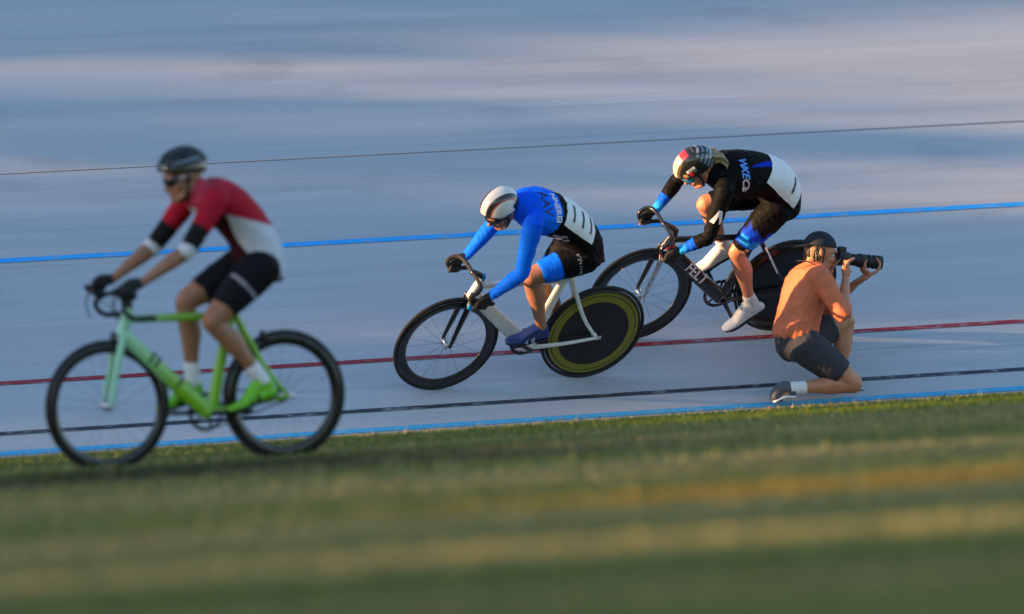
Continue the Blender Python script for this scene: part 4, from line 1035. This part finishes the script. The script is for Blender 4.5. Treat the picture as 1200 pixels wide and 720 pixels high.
# ================================================================== kneeling photographer at the foot of the bank
def make_photographer():
    f = V(.96, .28, 0).normalized(); l = Z.cross(f)
    MW = basis(V(1.80, 56.83, .012), f, l, Z)
    J = dict(spine=[(-.105, 0, .330), (-.100, 0, .420), (-.065, 0, .545), (-.020, 0, .665), (.015, 0, .735), (.035, 0, .775), (.050, 0, .810)],
             spine_r=[(.150, .115), (.150, .118), (.145, .110), (.165, .115), (.168, .105), (.130, .085), (.062, .060)],
             shN=(.020, .178, .745), shF=(.020, -.178, .745), elN=(.150, .225, .520), elF=(.130, -.235, .515), wrN=(.330, .070, .700), wrF=(.205, -.105, .735),
             hipN=(-.085, .095, .345), hipF=(-.085, -.095, .345), knN=(.270, .130, .470), knF=(.215, -.120, .085), anN=(.205, .130, .100), anF=(-.190, -.110, .085), head=(.085, 0, .890), pitch=R(8), bulk=.96)
    A = body_prims(J); hf = head_frame(V(*J['head']), J['pitch']); mb = MB()
    for k, p in A.items(): mb.limb(p[0], p[1], side=p[2], seg=18)
    add_head(mb, hf, J['spine'][-1])
    HN = hand_pieces(J['wrN'], (.395, .0, .800), (0.15, -1, 0), (-.3, .0, -1), 1, bar=.036, reach=.75)
    HF = hand_pieces(J['wrF'], (.240, -.074, .800), (0, 0, 1), (-.55, -.85, 0), 1, bar=.020, reach=.85)
    put(mb, HN); put(mb, HF)
    mb.limb([V(*J['anN']), (.31, .13, .035)], [(.03, .034), (.034, .02)]); mb.limb([V(*J['anF']), (-.245, -.11, .04)], [(.03, .03), (.03, .02)])
    body = obj('person', fuse(mb, 'person', .005, 3, .4), M_SKIN[1]); body.matrix_world = MW
    tag(body, 'kneeling photographer in salmon orange shirt and dark cap behind the disc wheel', 'person')
    sl = lambda n: grow(clip_limb(A['arm' + n], .62), .016)
    OR = (.66, .17, .075)
    def col(v, li, t): return np.tile(np.array(OR, np.float32), (len(v), 1)) * (1 + .06 * fbm(v, 14, 3))[:, None]
    suit(body, 'shirt', [(A['torso'][0][1:], [(q[0] + .024, q[1] + .024) for q in A['torso'][1][1:]], (0, 1, 0)), sl('N'), sl('F')], .007, col, mat('salmon_cotton', OR, .8, bump=.3, scale=14, attr=True), fold=(.0065, 30))
    suit(body, 'shorts', [grow(clip_limb(A['torso'], .30), .006), grow(clip_limb(A['legN'], .72), .018), grow(clip_limb(A['legF'], .72), .018)], .007, lambda v, li, t: np.tile(np.array([.035, .035, .045], np.float32), (len(v), 1)), mat('dark_cotton', OR, .85, bump=.3, scale=16, attr=True), fold=(.0035, 32))
    tan = mat('grey_shoe', (.10, .10, .11), .7, bump=.2, scale=60)
    shoe('shoe', J['anN'], (.145, .13, .0), (.32, .13, .0), (.415, .13, .002), 1, body, tan, M_PRINTW)
    shoe('shoe', J['anF'], (-.265, -.11, .165), (-.275, -.11, .0), (-.205, -.11, -.005), -1, body, tan, M_PRINTW) if False else None
    mb = MB(); mb.limb([V(-.17, -.11, .075), V(-.235, -.11, .090), V(-.285, -.11, .060), V(-.300, -.11, .030)], [(.036, .040), (.040, .042), (.044, .030), (.040, .018)], side=(0, 1, 0)); mb.limb([V(-.30, -.11, .04), V(-.255, -.11, .020)], [(.042, .020), (.040, .016)], side=(0, 1, 0))
    sh2 = obj('shoe', fuse(mb, 'shoe', .005, 3), tan, body)
    MB().limb([V(-.170, -.11, .030), V(-.235, -.11, .034), V(-.295, -.11, .012)], [(.036, .010), (.045, .012), (.043, .010)], side=(0, 1, 0)).build('sole', M_PRINTW, sh2)
    for an, kn in (('anN', 'knN'), ('anF', 'knF')):
        a_, k_ = V(*J[an]), V(*J[kn]); MB().limb([a_, a_.lerp(k_, .22)], [(.038, .041), (.036, .041)], side=(0, 1, 0)).build('sock', M_PRINTW, body)
    c2, f2, y2, u2 = hf; rg = random.Random(9); hb = MB()
    for i in range(40):
        a = rg.uniform(-1.9, 1.9); q = c2 - f2 * (.088 * math.cos(a)) + y2 * (.078 * math.sin(a)) + u2 * rg.uniform(.0, .035)
        hb.limb([q, q - u2 * .03 - f2 * .006, q - u2 * rg.uniform(.05, .075)], [.011, .010, .004], seg=6, sub=2)
    hb.build('hair', mat('brown_hair', (.045, .028, .018), .5, bump=.4, scale=90, var=.3), body)
    MB().limb([V(.215, -.06, .875), V(.10, -.115, .79), V(-.03, -.085, .845), V(-.055, .0, .850), V(-.03, .085, .845), V(.10, .115, .79), V(.215, .06, .875)], [(.003, .011)] * 7, seg=8, side=(0, 0, 1), sub=5).build('neck_strap', M_GRIP, body)
    def hc(h): return np.tile(np.array([.03, .035, .045], np.float32), (len(h), 1))
    cap, me = shell('cap', hf, (-.006, 0, .030), (.106, .086, .104), lambda a, b, d: d > .05, .004, M_SUIT, body, 64, 40, hc)
    c, ff, y, u = hf
    MB().limb([c - ff * .09 + u * .042, c - ff * .17 + u * .022], [(.070, .006), (.045, .004)], side=(0, 1, 0)).build('cap_peak', mat('dark_cap_cloth', (.03, .035, .045), .8), cap)   # worn backwards while shooting
    add_eyes(hf, body)
    # the camera in the hands
    r = empty('camera', 'black camera with long lens held by the kneeling photographer', 'camera', None, MW @ Matrix.Translation((.215, 0, .850)) @ Matrix.Rotation(R(9), 4, 'Y'))
    cm = mat('camera_body', (.014, .014, .015), .5, bump=.2, scale=150)
    MB().box((0, 0, 0), (.055, .135, .085), ch=.35).box((.0, 0, .055), (.05, .055, .035), ch=.4).box((.022, -.055, -.005), (.045, .026, .085), ch=.6).build('camera_body', cm, r)
    ln = MB().lathe([(0, .03), (.036, .03), (.036, .10), (.041, .105), (.041, .15), (.038, .155), (.040, .22), (.043, .23), (.043, .26), (.038, .26), (.036, .235), (0, .235)], (0, 0, 0), X=(0, 1, 0), Y=(1, 0, 0), Zx=(0, 0, 1), seg=32).build('lens', cm, r)
    for a in (.112, .165, .2):
        MB().lathe([(.0412, a), (.0425, a + .002), (.0425, a + .014), (.0412, a + .016)], (0, 0, 0), X=(0, 1, 0), Y=(1, 0, 0), seg=32).build('lens_ring', M_GRIP, ln)
make_photographer()
